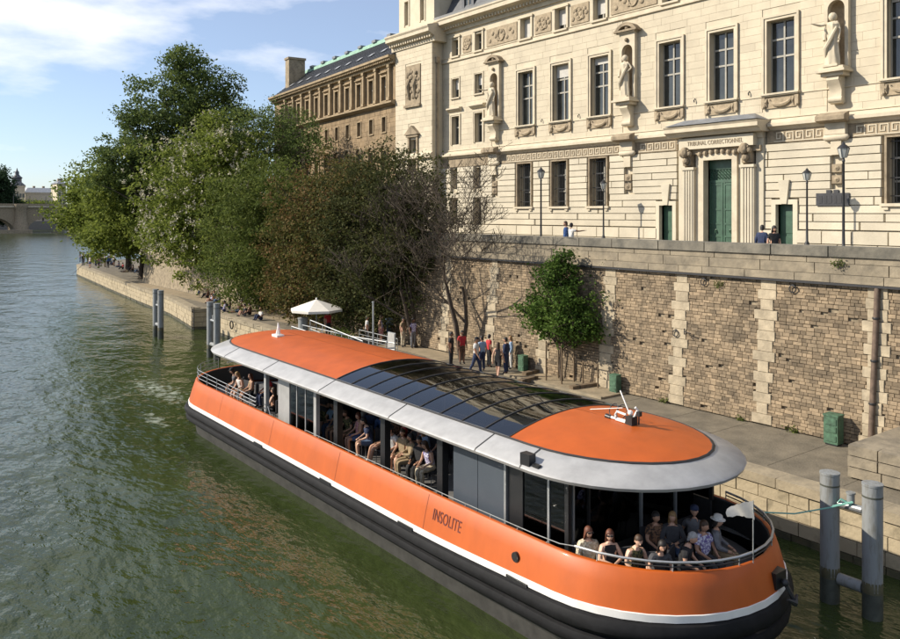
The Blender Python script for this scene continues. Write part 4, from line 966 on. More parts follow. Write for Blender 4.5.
def build_pose(nm, hy=0.0, ht=0.0):
    j = POSE_J[nm]; V, Fc, Nn, regs = person_rig(j); P = {}
    hb, Rm = head_mesh(Vector(j['head']), ht, hy); hb.v = [tuple(Rm @ Vector(v)) for v in hb.v]
    mb = MB(); mb.add(V, Fc, True); mb.v += []; o = len(mb.v); mb.v += hb.v; mb.f += [[i+o for i in f] for f in hb.f]; mb.sm += hb.sm
    for s in 'LR': hand_fingers(mb, j['wr'+s], j['ha'+s], s)
    P['body'] = mb.mesh('person', SKIN[0])
    def cloth(pred, infl, flare=0.0):
        sel = [f for f, r_ in zip(Fc, regs) if pred(r_)]; used = sorted({i for f in sel for i in f}); mp = {i: k for k, i in enumerate(used)}
        m_ = MB(); m_.add([V[i]+Nn[i]*(infl+.006*math.sin(V[i].z*31+V[i].x*17)) for i in used], [tuple(mp[i] for i in f) for f in sel], True); return m_.mesh('cloth', CLO['white'])
    tor = lambda r_: r_[1] in ('waist','chest') and r_[2] in ('chest','neckb','shL','shR') or (r_[1] == 'pelvis' and r_[2] == 'waist' and r_[3] > .25)
    arm = lambda r_, t: (r_[1][:2] == 'sh' and r_[3] < t)
    P['tee'] = cloth(lambda r_: tor(r_) or arm(r_, .62), .014)
    P['vest'] = cloth(lambda r_: (tor(r_) and not (r_[2][:2] == 'sh' and r_[3] > .8)), .011)
    P['shirt'] = cloth(lambda r_: tor(r_) or r_[1][:2] in ('sh',) or (r_[1][:2] == 'el' and r_[3] < .9), .017)
    leg = lambda r_, t: (r_[1] == 'pelvis' and (r_[2][:3] == 'hip' or r_[3] <= .4)) or (r_[1][:3] == 'hip' and r_[3] < t)
    P['trousers'] = cloth(lambda r_: leg(r_, 2) or (r_[1][:2] == 'kn' and r_[3] < .93), .016)
    P['shorts'] = cloth(lambda r_: leg(r_, .72), .022)
    P['shoes'] = cloth(lambda r_: r_[1][:2] == 'an', .010)
    for k, f in (('hair', hair_mb()), ('longhair', hair_mb(True)), ('hat', hat_mb()), ('cap', cap_mb()), ('sunglasses', glasses_mb())):
        f.v = [tuple(Rm @ Vector(v)) for v in f.v]; P[k] = f.mesh(k, HAIR['dark'])
    POSES[nm] = P
for nm, hy, ht in (('stand',.2,-.05),('walk',0,-.1),('hips',-.3,0),('phone',0,-.3),('point',.3,0),('sit',.25,-.1),('sitlean',-.2,-.25),('sitarms',-.35,-.08),('sitback',.1,.1),('ground',.1,-.15),('reclined',.2,-.1),('edge',-.1,-.2)): build_pose(nm, hy, ht)
def person(pose, x, y, z, face, label, top='tee:white', bottom='trousers:navy', hair='hair:dark', extra=(), skin=0, sc=1.0, shoe='black', group=None):
    """face: heading in degrees measured from +Y clockwise (towards +X)"""
    P = POSES[pose]; o = link('person', P['body'], None, (x, y, z), label, 'person', group); o.rotation_euler = (0,0,-R(face)); o.scale = (sc,)*3
    o.material_slots[0].link = 'OBJECT'; o.material_slots[0].material = SKIN[skin]
    def put(key, nm, m):
        c = link(nm, P[key], o); c.material_slots[0].link = 'OBJECT'; c.material_slots[0].material = m
    k, c = top.split(':'); put(k, {'tee': 't_shirt', 'vest': 'sleeveless_top', 'shirt': 'long_sleeved_shirt'}[k], CLO[c])
    k, c = bottom.split(':'); put(k, k, CLO[c])
    if hair: k, c = hair.split(':'); put(k, 'hair', HAIR[c])
    put('shoes', 'shoes', CLO[shoe])
    for e in extra:
        k, c = e.split(':'); put(k, k, CLO[c])
    return o
# ================================================================== BOAT
XC = 15.0; DZ = 1.4
boat = empty('passenger_boat', (XC, 22.8, 0), label='long orange river passenger boat with silver roof rim and central glass roof', cat='boat')
BO = Vector((XC, 22.8, 0))
def bpart(mb, name, m, parent=boat, **k):
    mb.v = [tuple(Vector(v)-BO) for v in mb.v]; return mb.build(name, m, parent, **k)
YS = sorted([23.9+1.1*k for k in range(6)]+[14.4+.933*k for k in range(10)])
def loop(hw, yb, ys_, cb, cs, z, e=2.0, nc=18, dz=None, split=None):
    """closed loop ccw seen from above starting at far side bow end; straight stations shared"""
    pts = []
    a, b = yb+cb, ys_-cs
    st = [a]+YS+[b]
    def sp(c): return math.copysign(abs(c)**(2/e), c)
    for y in st: pts.append((XC+hw, y))                                    # far side, bow->stern
    for k in range(1, nc): t = math.pi*k/nc; pts.append((XC+hw*sp(math.cos(t)), b+cs*sp(math.sin(t))))
    for y in st[::-1]: pts.append((XC-hw, y))                              # near side stern->bow
    for k in range(1, nc): t = math.pi+math.pi*k/nc; pts.append((XC+hw*sp(math.cos(t)), a+cb*sp(math.sin(t))))
    return [(x, y, z) for x, y in pts]
HW, YB, YSN = 2.8, 9.15, 36.5
def zs(y, z):
    t = max(0, min(1, (17.5-y)/8.5)); t = t*t*(3-2*t)
    if z <= 0: return z
    if z < 1.0: w = z
    elif z < 1.25: w = 1
    else: w = max(0, 1-(z-1.25)/.98)
    return z + w*(.11+.28*t) + (.10*t if z > 1.25 else 0)*(1-w)
def hull(off, z, sheer=True):
    pts = loop(HW+off, YB+.12-off*.8, YSN+off, 3.0+off*.1, 3.0, z)
    return [(x, y, zs(y, zz)) for x, y, zz in pts] if sheer else pts
def hullring(name, m, secs, **k):
    mb = MB(); mb.ring([hull(o_, z_) for o_, z_ in secs], True, False, True); return bpart(mb, name, m, **k)
hb = hullring('hull', 'orange', [(.235,1.22),(.20,1.4),(.12,1.8),(.02,2.2),(-.01,2.235)])
hullring('hull_rim', 'orange', [(-.01,2.235),(-.05,2.25),(-.10,2.235)])
hullring('white_stripe', 'white', [(.22,1.06),(.262,1.07),(.262,1.215),(.22,1.225)])
hullring('rubbing_strake', 'rubber', [(.20,1.07),(.34,1.03),(.40,.94),(.39,.84),(.31,.77),(.24,.75)])
hullring('rubbing_strake', 'rubber', [(.20,.75),(.32,.71),(.35,.64),(.34,.56),(.27,.50),(.14,.48)])
hullring('lower_hull', 'hullgrey', [(.14,.50),(.08,.36),(.03,.36),(-.01,.05),(-.1,-.6)])
hullring('bulwark_lining', 'inner', [(-.10,2.235),(-.13,2.2),(-.15,DZ)])
mb = MB(); lp = hull(-.14, DZ, False); mb.add(lp, [tuple(range(len(lp)))]); bpart(mb, 'deck', 'deck')
# rivet / scupper openings in the stripe, portholes
def X_near(z): return XC-HW-(.235-(z-1.22)*.23)
for Y in (27.0, 22.0, 17.6, 13.2):
    mb = MB(); mb.box(X_near(1.15)-.045, Y-.34, zs(Y,1.02), XC-HW-.1, Y+.34, zs(Y,1.13)); bpart(mb, 'scupper', 'blackm')
def disc(x, y, z, r_, m, name, nrm=(-1,0,0), th=.03):
    mb = MB(); d = Vector(nrm).normalized(); mb.tube([Vector((x,y,z)), Vector((x,y,z))+d*th], r_, 14); return bpart(mb, name, m)
disc(XC-HW-.10, 13.35, 1.80, .11, 'blackm', 'porthole', (-1,0,0), .1)
disc(13.18, 35.30, 1.72, .13, 'blackm', 'porthole', (-.6,.8,0), .1)
# anchor pocket on the bow
mb = MB(); mb.box(15.45,9.1,1.66,15.85,9.5,2.0); bpart(mb, 'anchor_pocket', 'blackm')
mb = MB(); mb.tube([(15.65,9.03,1.83),(15.72,8.95,1.62),(15.78,8.88,1.45)], .05, 6); mb.tube([(15.55,8.9,1.52),(15.72,8.84,1.42),(15.9,8.9,1.52)], [.03,.07,.03], 6); mb.ball((15.66,9.02,1.80), .08, 8, 6); bpart(mb, 'anchor', 'iron')
# lettering
z = 1.74; me = text_mesh('INSOLITE', .40, .002, 'letter', 'lettering', .66, 1.08)
me.transform(Matrix.Rotation(R(12.4), 4, 'Y') @ MX); link('lettering', me, boat, Vector((X_near(z)-.030, 15.95, z+.06))-BO)
# roof
ZR = 3.80
def rl(hw, inset, z): return loop(hw, 10.0+inset, 34.5-inset, 3.0-.0*inset, 3.0, z)
def roofring(name, m, secs, **k):
    mb = MB(); mb.ring([rl(*s_) for s_ in secs], True, False, True); return bpart(mb, name, m, **k)
rs = roofring('roof_rim', 'silver', [(2.80,.10,ZR-.09),(2.87,.03,ZR-.07),(2.90,0,ZR),(2.86,.05,ZR+.05),(2.27,.62,4.10)])
roofring('rim_seam', 'inner', [(2.28,.61,4.112),(2.24,.66,4.14),(2.2,.7,4.12)])
lp = rl(2.80,.10,ZR-.09)
for sel in (lambda p: p[1] <= 14.41, lambda p: p[1] >= 22.79):
    q = [p for p in lp if sel(p)]; q.sort(key=lambda p: math.atan2(p[1]-(13.9 if sel((0,10)) else 24.0), p[0]-XC)); mb = MB(); mb.add(q, [tuple(range(len(q)))[::-1]]); bpart(mb, 'ceiling', 'ceiling')
for s_ in (-1, 1):
    mb = MB(); mb.box(XC+s_*2.15, 14.4, ZR-.1, XC+s_*2.80, 22.8, ZR-.08); bpart(mb, 'side_soffit', 'ceiling')
# seams in the rim
def rim_pt(Y, s): # across the near slope of the rim
    return [(XC-2.905, Y, ZR+.0), (XC-2.862, Y, ZR+.055), (XC-2.27, Y, 4.106)]
for Y in (13.3,14.9,18.7,22.8,27.0,30.6):
    mb = MB(); mb.ring([[(x, y+dy_, z_+.003) for x, y, z_ in rim_pt(Y, 1)] for y, dy_ in ((0,-.018),(0,.018))], False, False, False); bpart(mb, 'rim_seam', 'inner')
def hull_pt(Y, z): return (X_near0(z)-.006, Y, zs(Y, z))
def X_near0(z):
    S = [(.235,1.22),(.20,1.4),(.12,1.8),(.02,2.2)]
    for (o0, z0), (o1, z1) in zip(S, S[1:]):
        if z <= z1: return XC-HW-(o0+(o1-o0)*(z-z0)/(z1-z0))
    return XC-HW-.02
for Y in (16.85, 21.5, 26.2, 30.9):
    mb = MB(); mb.ring([[hull_pt(Y-.008, z) for z in (1.24,1.4,1.8,2.19)], [hull_pt(Y+.008, z) for z in (1.24,1.4,1.8,2.19)]], False, False, False); bpart(mb, 'plate_seam', M['seam'])
# dome: rings scaled inwards
def dome_z(s): return 4.13+.36*(1-s*s)
def dl(s): return loop(2.22*s, 10.68+3.0*(1-s)*.98, 33.85-3.0*(1-s)*.98, 3.0*s, 3.0*s, dome_z(s))
SS = [1,.93,.84,.72,.58,.42,.25,.1,.004]
rings = [dl(s) for s in SS]; n = len(rings[0])
orange = [MB(), MB()]; GY0, GY1 = 14.4, 22.797
for k in range(len(rings)-1):
    for i in range(n):
        q = (i+1) % n; pts = [rings[k][i], rings[k][q], rings[k+1][q], rings[k+1][i]]; ym = sum(p[1] for p in pts)/4
        if GY0 < ym < GY1: continue
        orange[0 if ym < GY0 else 1].add(pts, [(0,1,2,3)], True)
for mb, nm in zip(orange, ('roof_panel', 'roof_panel')):
    mb2 = MB()                           # weld for smooth shading
    mp_ = {}
    def vid(p):
        kk = (round(p[0],4), round(p[1],4), round(p[2],4))
        if kk not in mp_: mp_[kk] = len(mb2.v); mb2.v.append(p)
        return mp_[kk]
    for f in mb.f:
        ids = []
        for i in f:
            v_ = vid(mb.v[i])
            if v_ not in ids: ids.append(v_)
        if len(ids) > 2: mb2.f.append(ids); mb2.sm.append(True)
    bpart(mb2, nm, 'orange')
NP = 9; dy = (GY1-GY0)/NP
US = [-1,-.93,-.84,-.72,-.58,-.42,-.25,0,.25,.42,.58,.72,.84,.93,1]
for k in range(NP):
    y0, y1 = GY0+dy*k+.03, GY0+dy*(k+1)-.03; mb = MB()
    mb.ring([[(XC+2.22*u, y0, dome_z(abs(u))-.005) for u in US], [(XC+2.22*u, y1, dome_z(abs(u))-.005) for u in US]], False, False, True); bpart(mb, 'roof_pane', 'roofglass')
for k in range(NP+1):
    y = GY0+dy*k; mb = MB(); mb.ring([[(XC+2.22*u, yy, dome_z(abs(u))+zz) for u in US] for yy, zz in ((y-.022,-.05),(y-.022,.015),(y+.022,.015),(y+.022,-.05))], False, False, False); bpart(mb, 'roof_rib', 'inner')
mb = MB(); mb.box(XC-2.23,GY0,4.06,XC-2.18,GY1,4.13); mb.box(XC+2.18,GY0,4.06,XC+2.23,GY1,4.13); bpart(mb, 'roof_side_rail', 'silver')
# dark slatted ceiling underneath the glass is open: cut by using lower trays
# cabin parts, near side plane
XN = 12.62
def pil(Y, w, m, name='pillar', x=XN, d=.12, z1=ZR-.09, z0=DZ):
    mb = MB(); mb.box(x, Y-w/2, z0, x+d, Y+w/2, z1); return bpart(mb, name, m)
pil(27.95, .16, 'silver', d=.14); pil(24.0, .18, 'silver', d=.14)
for Y in (22.6, 19.8, 17.0): pil(Y, .24, 'blackm', d=.2)
mb = MB(); mb.box(XN+.02,25.95,DZ,XN+.10,26.85,ZR-.09); bpart(mb, 'sliding_door', 'silver')
mb = MB(); mb.box(XN+.05,24.09,DZ+.02,XN+.07,25.9,ZR-.1); bpart(mb, 'window', 'cabinglass')
for y in (24.75, 25.4): pil(y, .04, 'silver', 'window_mullion', XN+.03, .06)
for y0, y1 in ((14.43,15.4),(15.42,16.4)):
    mb = MB(); mb.box(XN,y0,2.0,XN+.06,y1,ZR-.32); bpart(mb, 'side_panel', 'slatepanel')
mb = MB(); mb.box(XN+.01,14.43,DZ,XN+.05,16.4,1.99); mb.box(XN+.02,14.43,ZR-.31,XN+.05,16.4,ZR-.09); bpart(mb, 'panel_frame', 'blackm')
pil(14.37, .07, 'galv', 'pillar', XN-.02, .1)
mb = MB(); mb.box(XN+.05,13.8,DZ,XN+.1,14.3,ZR-.09); bpart(mb, 'gap_darkness', 'blackm')  # black sheet across the open gap, standing in for the dark inside
mb = MB(); mb.box(XN+.03,12.95,DZ+.0,XN+.05,13.78,ZR-.1); bpart(mb, 'window', 'cabinglass')
mb = MB(); mb.box(XN+.03,12.42,DZ+.0,XN+.05,12.88,ZR-.1); bpart(mb, 'window', 'cabinglass')
pil(12.92, .06, 'galv', 'window_mullion', XN, .08); pil(13.79, .05, 'blackm', 'window_mullion', XN, .08)
for k, (x0, x1) in enumerate(((12.8,13.3),(13.3,15.1),(15.1,16.4),(16.4,17.2))):
    mb = MB(); mb.box(x0+.03,12.36,DZ,x1-.03,12.38,ZR-.1); bpart(mb, 'front_window', 'cabinglass')
    mb = MB(); mb.box(x0-.025,12.3,DZ,x0+.025,12.4,ZR-.09); bpart(mb, 'window_mullion', 'galv' if k in (0,2,3) else 'blackm')
mb = MB(); mb.box(XN,12.3,DZ,XN+.1,12.41,ZR-.09); bpart(mb, 'pillar', 'blackm')
mb = MB(); mb.box(12.8,12.32,DZ,17.2,12.34,DZ+.5); bpart(mb, 'kick_panel', 'inner')
# far side wall and inner bulkheads
mb = MB(); mb.box(17.38,12,DZ,17.44,27.9,2.3); mb.box(17.38,12,3.5,17.44,27.9,ZR-.09); bpart(mb, 'far_side_wall', 'inner')
for k in range(10):
    y = 12+k*1.6; mb = MB(); mb.box(17.4,y+.05,2.32,17.42,y+1.5,3.48); bpart(mb, 'far_window', 'cabinglass'); mb = MB(); mb.box(17.37,y-.05,2.3,17.45,y+.05,3.5); bpart(mb, 'far_mullion', 'blackm')
for y, m_ in ((26.4,'slatepanel'),(16.45,'slatepanel')):
    mb = MB(); mb.box(XN+.3,y-.04,DZ,17.35,y+.04,ZR-.1); bpart(mb, 'bulkhead', m_)
# bar and counter inside, seats
mb = MB(); mb.box(14.2,12.6,DZ,14.9,14.2,DZ+1.0); mb.box(14.1,12.5,DZ+1.0,15.0,14.3,DZ+1.05); bpart(mb, 'counter', 'slatepanel')
mb = MB(); mb.box(13.9,12.5,2.75,15.6,12.75,2.93); bpart(mb, 'luggage_shelf', 'white')
mb = MB(); mb.box(15.2,12.5,DZ+.8,15.55,12.75,DZ+1.2); bpart(mb, 'yellow_crate', 'yellow')
# rails
def rail_loop(off, z, y_max=None, y_min=None, side=None, r_=.022, name='handrail', nodes=False):
    pts = hull(off, z); return pts
def rail(pts, r_, name='handrail', m='galv'): mb = MB(); mb.tube(pts, r_, 6); return bpart(mb, name, m)
lp = hull(-.05, 2.42); nn = len(lp)
bow = [p for p in lp if p[1] < 12.0]; 
bow = sorted(bow, key=lambda p: math.atan2(p[0]-XC, -(p[1]-12.2)))
near = [(XC-HW+.06, y, z) for y, z in ((24.0,2.31),(20,2.31),(16,2.33),(13,2.38),(12.2,2.42))]+[bow[0]]
rail(near, .011, 'handrail', 'steel'); rail(bow, .028); rail([(p[0], p[1], p[2]-.09) for p in bow if p[0] > 12.6], .016, 'lower_rail', 'inner')
for i, p in enumerate(bow):
    if i % 3 == 1: rail([(p[0], p[1], 2.24), p], .015, 'rail_post')
for k in range(13):
    y = 12.6+k*.95; rail([(XC-HW+.06, y, 2.22), (XC-HW+.06, y, 2.33)], .013, 'rail_post')
farr = [(XC+HW-.06, y, 2.52) for y in (12.2, 16, 20, 24, 28, 33.4)]; rail(farr, .02)
ste = [p for p in lp if p[1] > 33.5]; ste = sorted(ste, key=lambda p: math.atan2(p[0]-XC, p[1]-33.4))
for dz in (0, .17, .34):
    pts = [(XC-HW+.06, 27.95, 2.36+dz*.8)] + [(p[0], p[1], 2.38+dz) for p in ste if p[0] < XC-.9]; rail(pts, .014)
for i, p in enumerate([(XC-HW+.06, y, 0) for y in (28.5,29.6,30.7,31.8,32.9)]+[q for q in ste if q[0] < XC-.9][::3]): rail([(p[0], p[1], 2.22), (p[0], p[1], 2.72)], .014, 'rail_post')
rail([(p[0], p[1], 2.45) for p in ste if p[0] > XC-.9], .02)
rail([(XC-HW+.5, 28.1, 1.9), (XC-HW+.3, 27.4, 2.4), (XC-HW+.3, 26.9, 1.7)], .02, 'grab_rail')
# roof gear: lamp box, small white horn, cluster with bracket, antenna and wheel hoops
mb = MB(); mb.box(12.16,13.05,3.86,12.36,13.35,4.12); mb.box(12.20,12.8,3.86,12.30,13.0,3.94); bpart(mb, 'roof_camera', 'blackm')
hx, hy = G(278, 336, 4.45); mb = MB(); mb.box(hx-.16,hy-.25,4.38,hx+.16,hy+.25,4.52); mb.tube([(hx,hy,4.5),(hx,hy-.05,4.8),(hx,hy,5.0)], [.10,.06,.02], 8); bpart(mb, 'white_horn', 'white')
ax, ay = 15.05, 12.6
def rp_(x, y, z): return (ax+x*.7, ay+y*.62, 4.46+z*.68)
mb = MB(); mb.box(*rp_(-.14,-.18,-.05), *rp_(.16,.14,.26)); bpart(mb, 'winch_box', 'blackm')
mb = MB(); mb.tube([rp_(-.1,.15,.3), rp_(-.1,.6,.34), rp_(-.14,.64,.22), rp_(-.14,.6,.06), rp_(-.12,.15,.04)], .028, 8); mb.tube([rp_(.05,-.1,.25), rp_(.1,-.25,.5), rp_(.02,-.2,.6)], .03, 7); mb.ball(rp_(.0,.02,.38), .065, 8, 6); bpart(mb, 'searchlight_bracket', 'white')
mb = MB(); mb.tube([rp_(-.1,.9,.06), rp_(-.1,1.15,.08)], .06, 10); bpart(mb, 'horn_mouth', 'blackm')
mb = MB(); mb.tube([rp_(-.1,.15,.08), rp_(-.1,.92,.08)], .032, 8); bpart(mb, 'horn', 'white')
mb = MB(); mb.tube([rp_(0,.1,.4), rp_(.1,.62,1.05)], .016, 6); mb.tube([rp_(.1,.5,.45), rp_(.1,2.2,.10)], .010, 5); bpart(mb, 'folded_mast', 'white')
for cy, r_ in ((.55,.24),(.95,.21)):
    mb = MB(); mb.tube([rp_(.1+.1*math.sin(t), cy+r_*math.cos(t), .3+r_*math.sin(t)) for t in [2*math.pi*k/14 for k in range(15)]], .012, 4); bpart(mb, 'cable_hoop', 'iron')
mb = MB(); mb.tube([rp_(.1,-.3,.0), rp_(.1,-.3,.32)], .02, 6); mb.box(*rp_(.04,-.38,.3), *rp_(.18,-.22,.46)); bpart(mb, 'small_lamp', 'blackm')
# ================================================================== TREES
LM = dict(
 plane=leafmat('leaf_fresh_green', [(.065,.090,.018),(.145,.185,.034),(.245,.290,.058)], .42),
 chest=leafmat('leaf_chestnut', [(.065,.092,.016),(.145,.182,.034),(.250,.290,.062)], .42),
 poplar=leafmat('leaf_poplar', [(.050,.080,.024),(.100,.140,.040),(.165,.205,.065)], .4),
 dense=leafmat('leaf_dense_green', [(.052,.076,.017),(.095,.125,.028),(.155,.182,.046)], .4),
 red=leafmat('leaf_reddish', [(.050,.066,.018),(.105,.100,.030),(.18,.100,.045)]),
 dark=leafmat('leaf_dark_olive', [(.034,.044,.015),(.060,.068,.023),(.095,.092,.034)]),
 young=leafmat('leaf_young_green', [(.032,.065,.012),(.060,.108,.020),(.11,.17,.034)]),
 conif=leafmat('leaf_far_green', [(.018,.034,.016),(.028,.052,.022),(.040,.066,.028)]),
 flower=leafmat('chestnut_flower', [(.42,.39,.27),(.52,.48,.36),(.60,.56,.44)], .2))
def rot_basis(n):
    v = nrs.normal(size=(n,3)); v[:,2] *= .8; v /= np.linalg.norm(v, axis=1)[:,None]
    w = nrs.normal(size=(n,3)); u = np.cross(v, w); u /= np.linalg.norm(u, axis=1)[:,None]; return v, u
def leaf_mesh(name, P, size, m, asp=.55, fold=.25):
    n = len(P); v, u = rot_basis(n); s = size*nrs.uniform(.6,1.25,n)[:,None]; nn = np.cross(v, u)
    A = P; B = P+v*s*.5+u*s*asp*.5+nn*s*fold*.3; Cc = P+v*s; D = P+v*s*.5-u*s*asp*.5+nn*s*fold*.3
    V = np.stack([A,B,Cc,D],1).reshape(-1,3); Q = np.arange(4*n).reshape(n,4)
    me = np_mesh(name, V, Q, None); me.materials.append(LM[m]); return me
def blob_points(blobs, nclump, shell=.38, jit=1.0):
    w = np.array([b[3]*b[4]*b[5] for b in blobs])**.75; w /= w.sum(); idx = nrs.choice(len(blobs), nclump, p=w)
    B = np.array(blobs)[idx]; d = nrs.normal(size=(nclump,3)); d /= np.linalg.norm(d, axis=1)[:,None]
    r = nrs.uniform(0,1,nclump)**shell
    # lumpy radius
    lump = 1+.16*np.sin(d[:,0]*5+idx*1.7)+.13*np.sin(d[:,1]*7+idx)+.12*np.sin(d[:,2]*6+idx*2.3)
    return B[:,:3]+d*B[:,3:6]*(r*lump)[:,None]
def limb(mb, a, b, r0, r1, sag=.1, n=5, sides=5):
    a, b = Vector(a), Vector(b); L_ = (b-a).length; side = Vector((rnd.uniform(-1,1), rnd.uniform(-1,1), rnd.uniform(.2,.8)))*L_*sag
    pts = []; rs = []
    for k in range(n+1):
        t = k/n; p = a.lerp(b, t)+side*math.sin(math.pi*t)+Vector((rnd.uniform(-1,1),rnd.uniform(-1,1),rnd.uniform(-1,1)))*L_*.015; pts.append(p); rs.append(r0+(r1-r0)*t)
    mb.tube(pts, rs, sides, cap=False); return pts
def tree(name, x, y, trunk_h, tr, blobs, nclump, per, spread, size, m, label, cat='tree', flowers=0, nlimbs=30, trunk_top=None, base=1.66, group=None, twigs=0, lean=(0,0)):
    """blobs are (dx, dy, z_abs, rx, ry, rz) relative to trunk x, y"""
    o = empty(name, (x, y, base), label=label, cat=cat, group=group)
    cp = blob_points([(b[0], b[1], b[2]-base, b[3], b[4], b[5]) for b in blobs], nclump)
    P = np.repeat(cp, per, 0)+nrs.normal(size=(nclump*per,3))*np.array([spread,spread,spread*.6])*nrs.uniform(.5,1.2,(nclump,1)).repeat(per,0)
    P = P[P[:,2] > .15]
    link('crown', leaf_mesh('crown', P, size, m), o)
    zt = max(b[2] for b in blobs)-base; top = trunk_top or zt*.8
    mb = MB(); tp = [(lean[0]*t*top, lean[1]*t*top, top*t) for t in (0,.03,.15,.35,.6,.8,1)]
    tp = [(p[0]+rnd.uniform(-1,1)*.04*i, p[1]+rnd.uniform(-1,1)*.04*i, p[2]) for i, p in enumerate(tp)]
    mb.tube(tp, [tr*1.5, tr*1.12, tr, tr*.85, tr*.6, tr*.4, tr*.12], 9)
    mb.build('trunk', 'bark', o)
    mb = MB(); ids = nrs.choice(nclump, min(nlimbs, nclump), replace=False)
    for i in ids:
        e = cp[i]; zs = min(max(trunk_h, e[2]*rnd.uniform(.35,.75)), top*.95); f = zs/top
        s = (lean[0]*zs, lean[1]*zs, zs); r0 = tr*max(.14, .5*(1-f*.8)); pts = limb(mb, s, tuple(e), r0, .02, .12)
        for q in range(3+twigs):
            p = pts[rnd.randint(2, len(pts)-1)]; j = cp[rnd.randrange(nclump)]; d = Vector(j)-p
            if d.length > 3: d = d.normalized()*rnd.uniform(.8,2.2)
            limb(mb, p, p+d, max(.02, r0*.22), .010, .15, 3, 3)
    mb.build('branches', 'bark', o)
    if flowers:
        k = blob_points([(b[0], b[1], b[2]-base, b[3]*1.04, b[4]*1.04, b[5]*1.04) for b in blobs], flowers, .06); V = []; Q = []
        up = k+np.array([0,0,.15]); Pf = (np.repeat(up, 7, 0)+np.stack([nrs.normal(size=flowers*7)*.05, nrs.normal(size=flowers*7)*.05, np.tile(np.linspace(-.12,.2,7), flowers)],1))
        link('blossom_candles', leaf_mesh('blossom', Pf, .19, 'flower', .8), o, kind='stuff')
    return o
tree('poplar_tree', 31, 90, 5, .42, [(0,0,21,5.2,5.2,5.6),(-3.6,3,17,4.5,4.5,3.6),(3.6,-2,18,4.6,4.6,5),(1,0,13,5.5,5.5,5),(-6.0,4,13.8,3.4,3,3),(0,0,26.0,2.8,2.8,2.6),(-5.2,2,20.5,1.6,1.6,1.6),(3.2,-4.2,23.2,1.9,1.9,1.8),(-7.5,6,16.4,1.5,1.5,1.1)], 1500, 40, .52, .36, 'poplar', 'tallest tree with airy grey green crown rising behind the flowering chestnut', nlimbs=110)
tree('plane_tree', 31.5, 114, 3, .4, [(0,0,11.3,6.4,6.8,5.2),(-4.6,3,9.6,4.6,4.8,4.2),(4,-4,10,6,6,5),(1.5,0,8.5,6,6,2.8)], 900, 56, .60, .46, 'plane', 'broad green tree at the far tip of the quay, leftmost of the row', nlimbs=40)
tree('plane_tree', 28.6, 98, 3, .4, [(0,0,11.5,6.2,6.2,6.2),(0,-4,8.6,5,5,4.4),(-1,4,8.6,5,5,4),(-2,0,6.8,4.5,6,2.6)], 900, 54, .55, .42, 'chest', 'bushy green tree second from the far tip of the quay', nlimbs=40)
tree('chestnut_tree', 28.0, 76, 2.6, .42, [(0,0,12,5.6,5.8,6),(-1.2,-2,7.8,4.8,5.2,4.2),(-1,4,8.4,4.4,4.6,4),(1,-4.5,12.2,4.4,4.2,4.6),(.5,-1,16.2,3.0,3.2,2.6),(-2.0,1,7.0,3.0,4.4,2.4)], 900, 52, .50, .34, 'chest', 'chestnut tree covered in upright cream blossom candles', flowers=1300, nlimbs=50)
tree('dense_tree', 27.4, 61, 2, .36, [(0,0,9.4,4.2,4.6,5.2),(-.6,-2.6,7,3.9,3.7,4.6),(-.5,3,6.6,3.8,4,4.2),(-1,-1,4.4,3.2,4.2,2.8),(-.4,-4.4,9.6,2.8,2.8,3.6)], 1300, 44, .38, .23, 'dense', 'dense fine leaved green tree right of the flowering chestnut', nlimbs=40)
tree('dense_tree', 33, 78, 4, .36, [(0,-4,17.4,3.6,4,3.4),(2,-8,16.2,3.2,3.5,3)], 420, 26, .4, .26, 'poplar', 'green treetop poking above the chestnut beside the old wing', nlimbs=30)
tree('reddish_tree', 27.3, 50.5, 2, .3, [(0,0,9.2,3.4,3.8,4.6),(-.6,-2.5,6.5,3.2,3.2,4.2),(-.6,2.5,6,3.2,3.2,3.8),(-1,0,3.8,2.8,4.4,2.0),(.2,-4,9.0,3,3,3.6)], 2300, 24, .36, .24, 'red', 'tree with reddish brown young leaves in the middle of the row', nlimbs=50, twigs=3)
tree('olive_tree_dark', 27.2, 43.5, 1.6, .28, [(.3,0,9.6,3.2,4.2,4.4),(-.6,-2.6,6.8,2.8,3,4.2),(-.6,2.0,6.4,2.8,3,4.0),(-.4,-.5,4.0,2.6,4,2.2),(.4,-4.5,8.6,2.4,2.4,3.4)], 2500, 24, .34, .21, 'dark', 'dark brownish half leafed tree with hanging twigs above the landing', nlimbs=90, twigs=6).name = 'half_leafed_tree'
tree('small_tree', 26.55, 26.3, 1.5, .07, [(0,0,5.3,1.35,1.8,1.5),(-.2,-.9,4.6,1.1,1.2,1.0),(0,1.0,4.7,1.1,1.1,1.0),(0,.3,6.7,.8,.9,.8),(-.1,-1.6,4.3,.7,.7,.6),(0,-.1,7.5,.35,.4,.35),(-.3,2.1,4.9,.6,.6,.3)], 560, 22, .20, .18, 'young', 'small bright green young tree against the ochre wall', nlimbs=34)
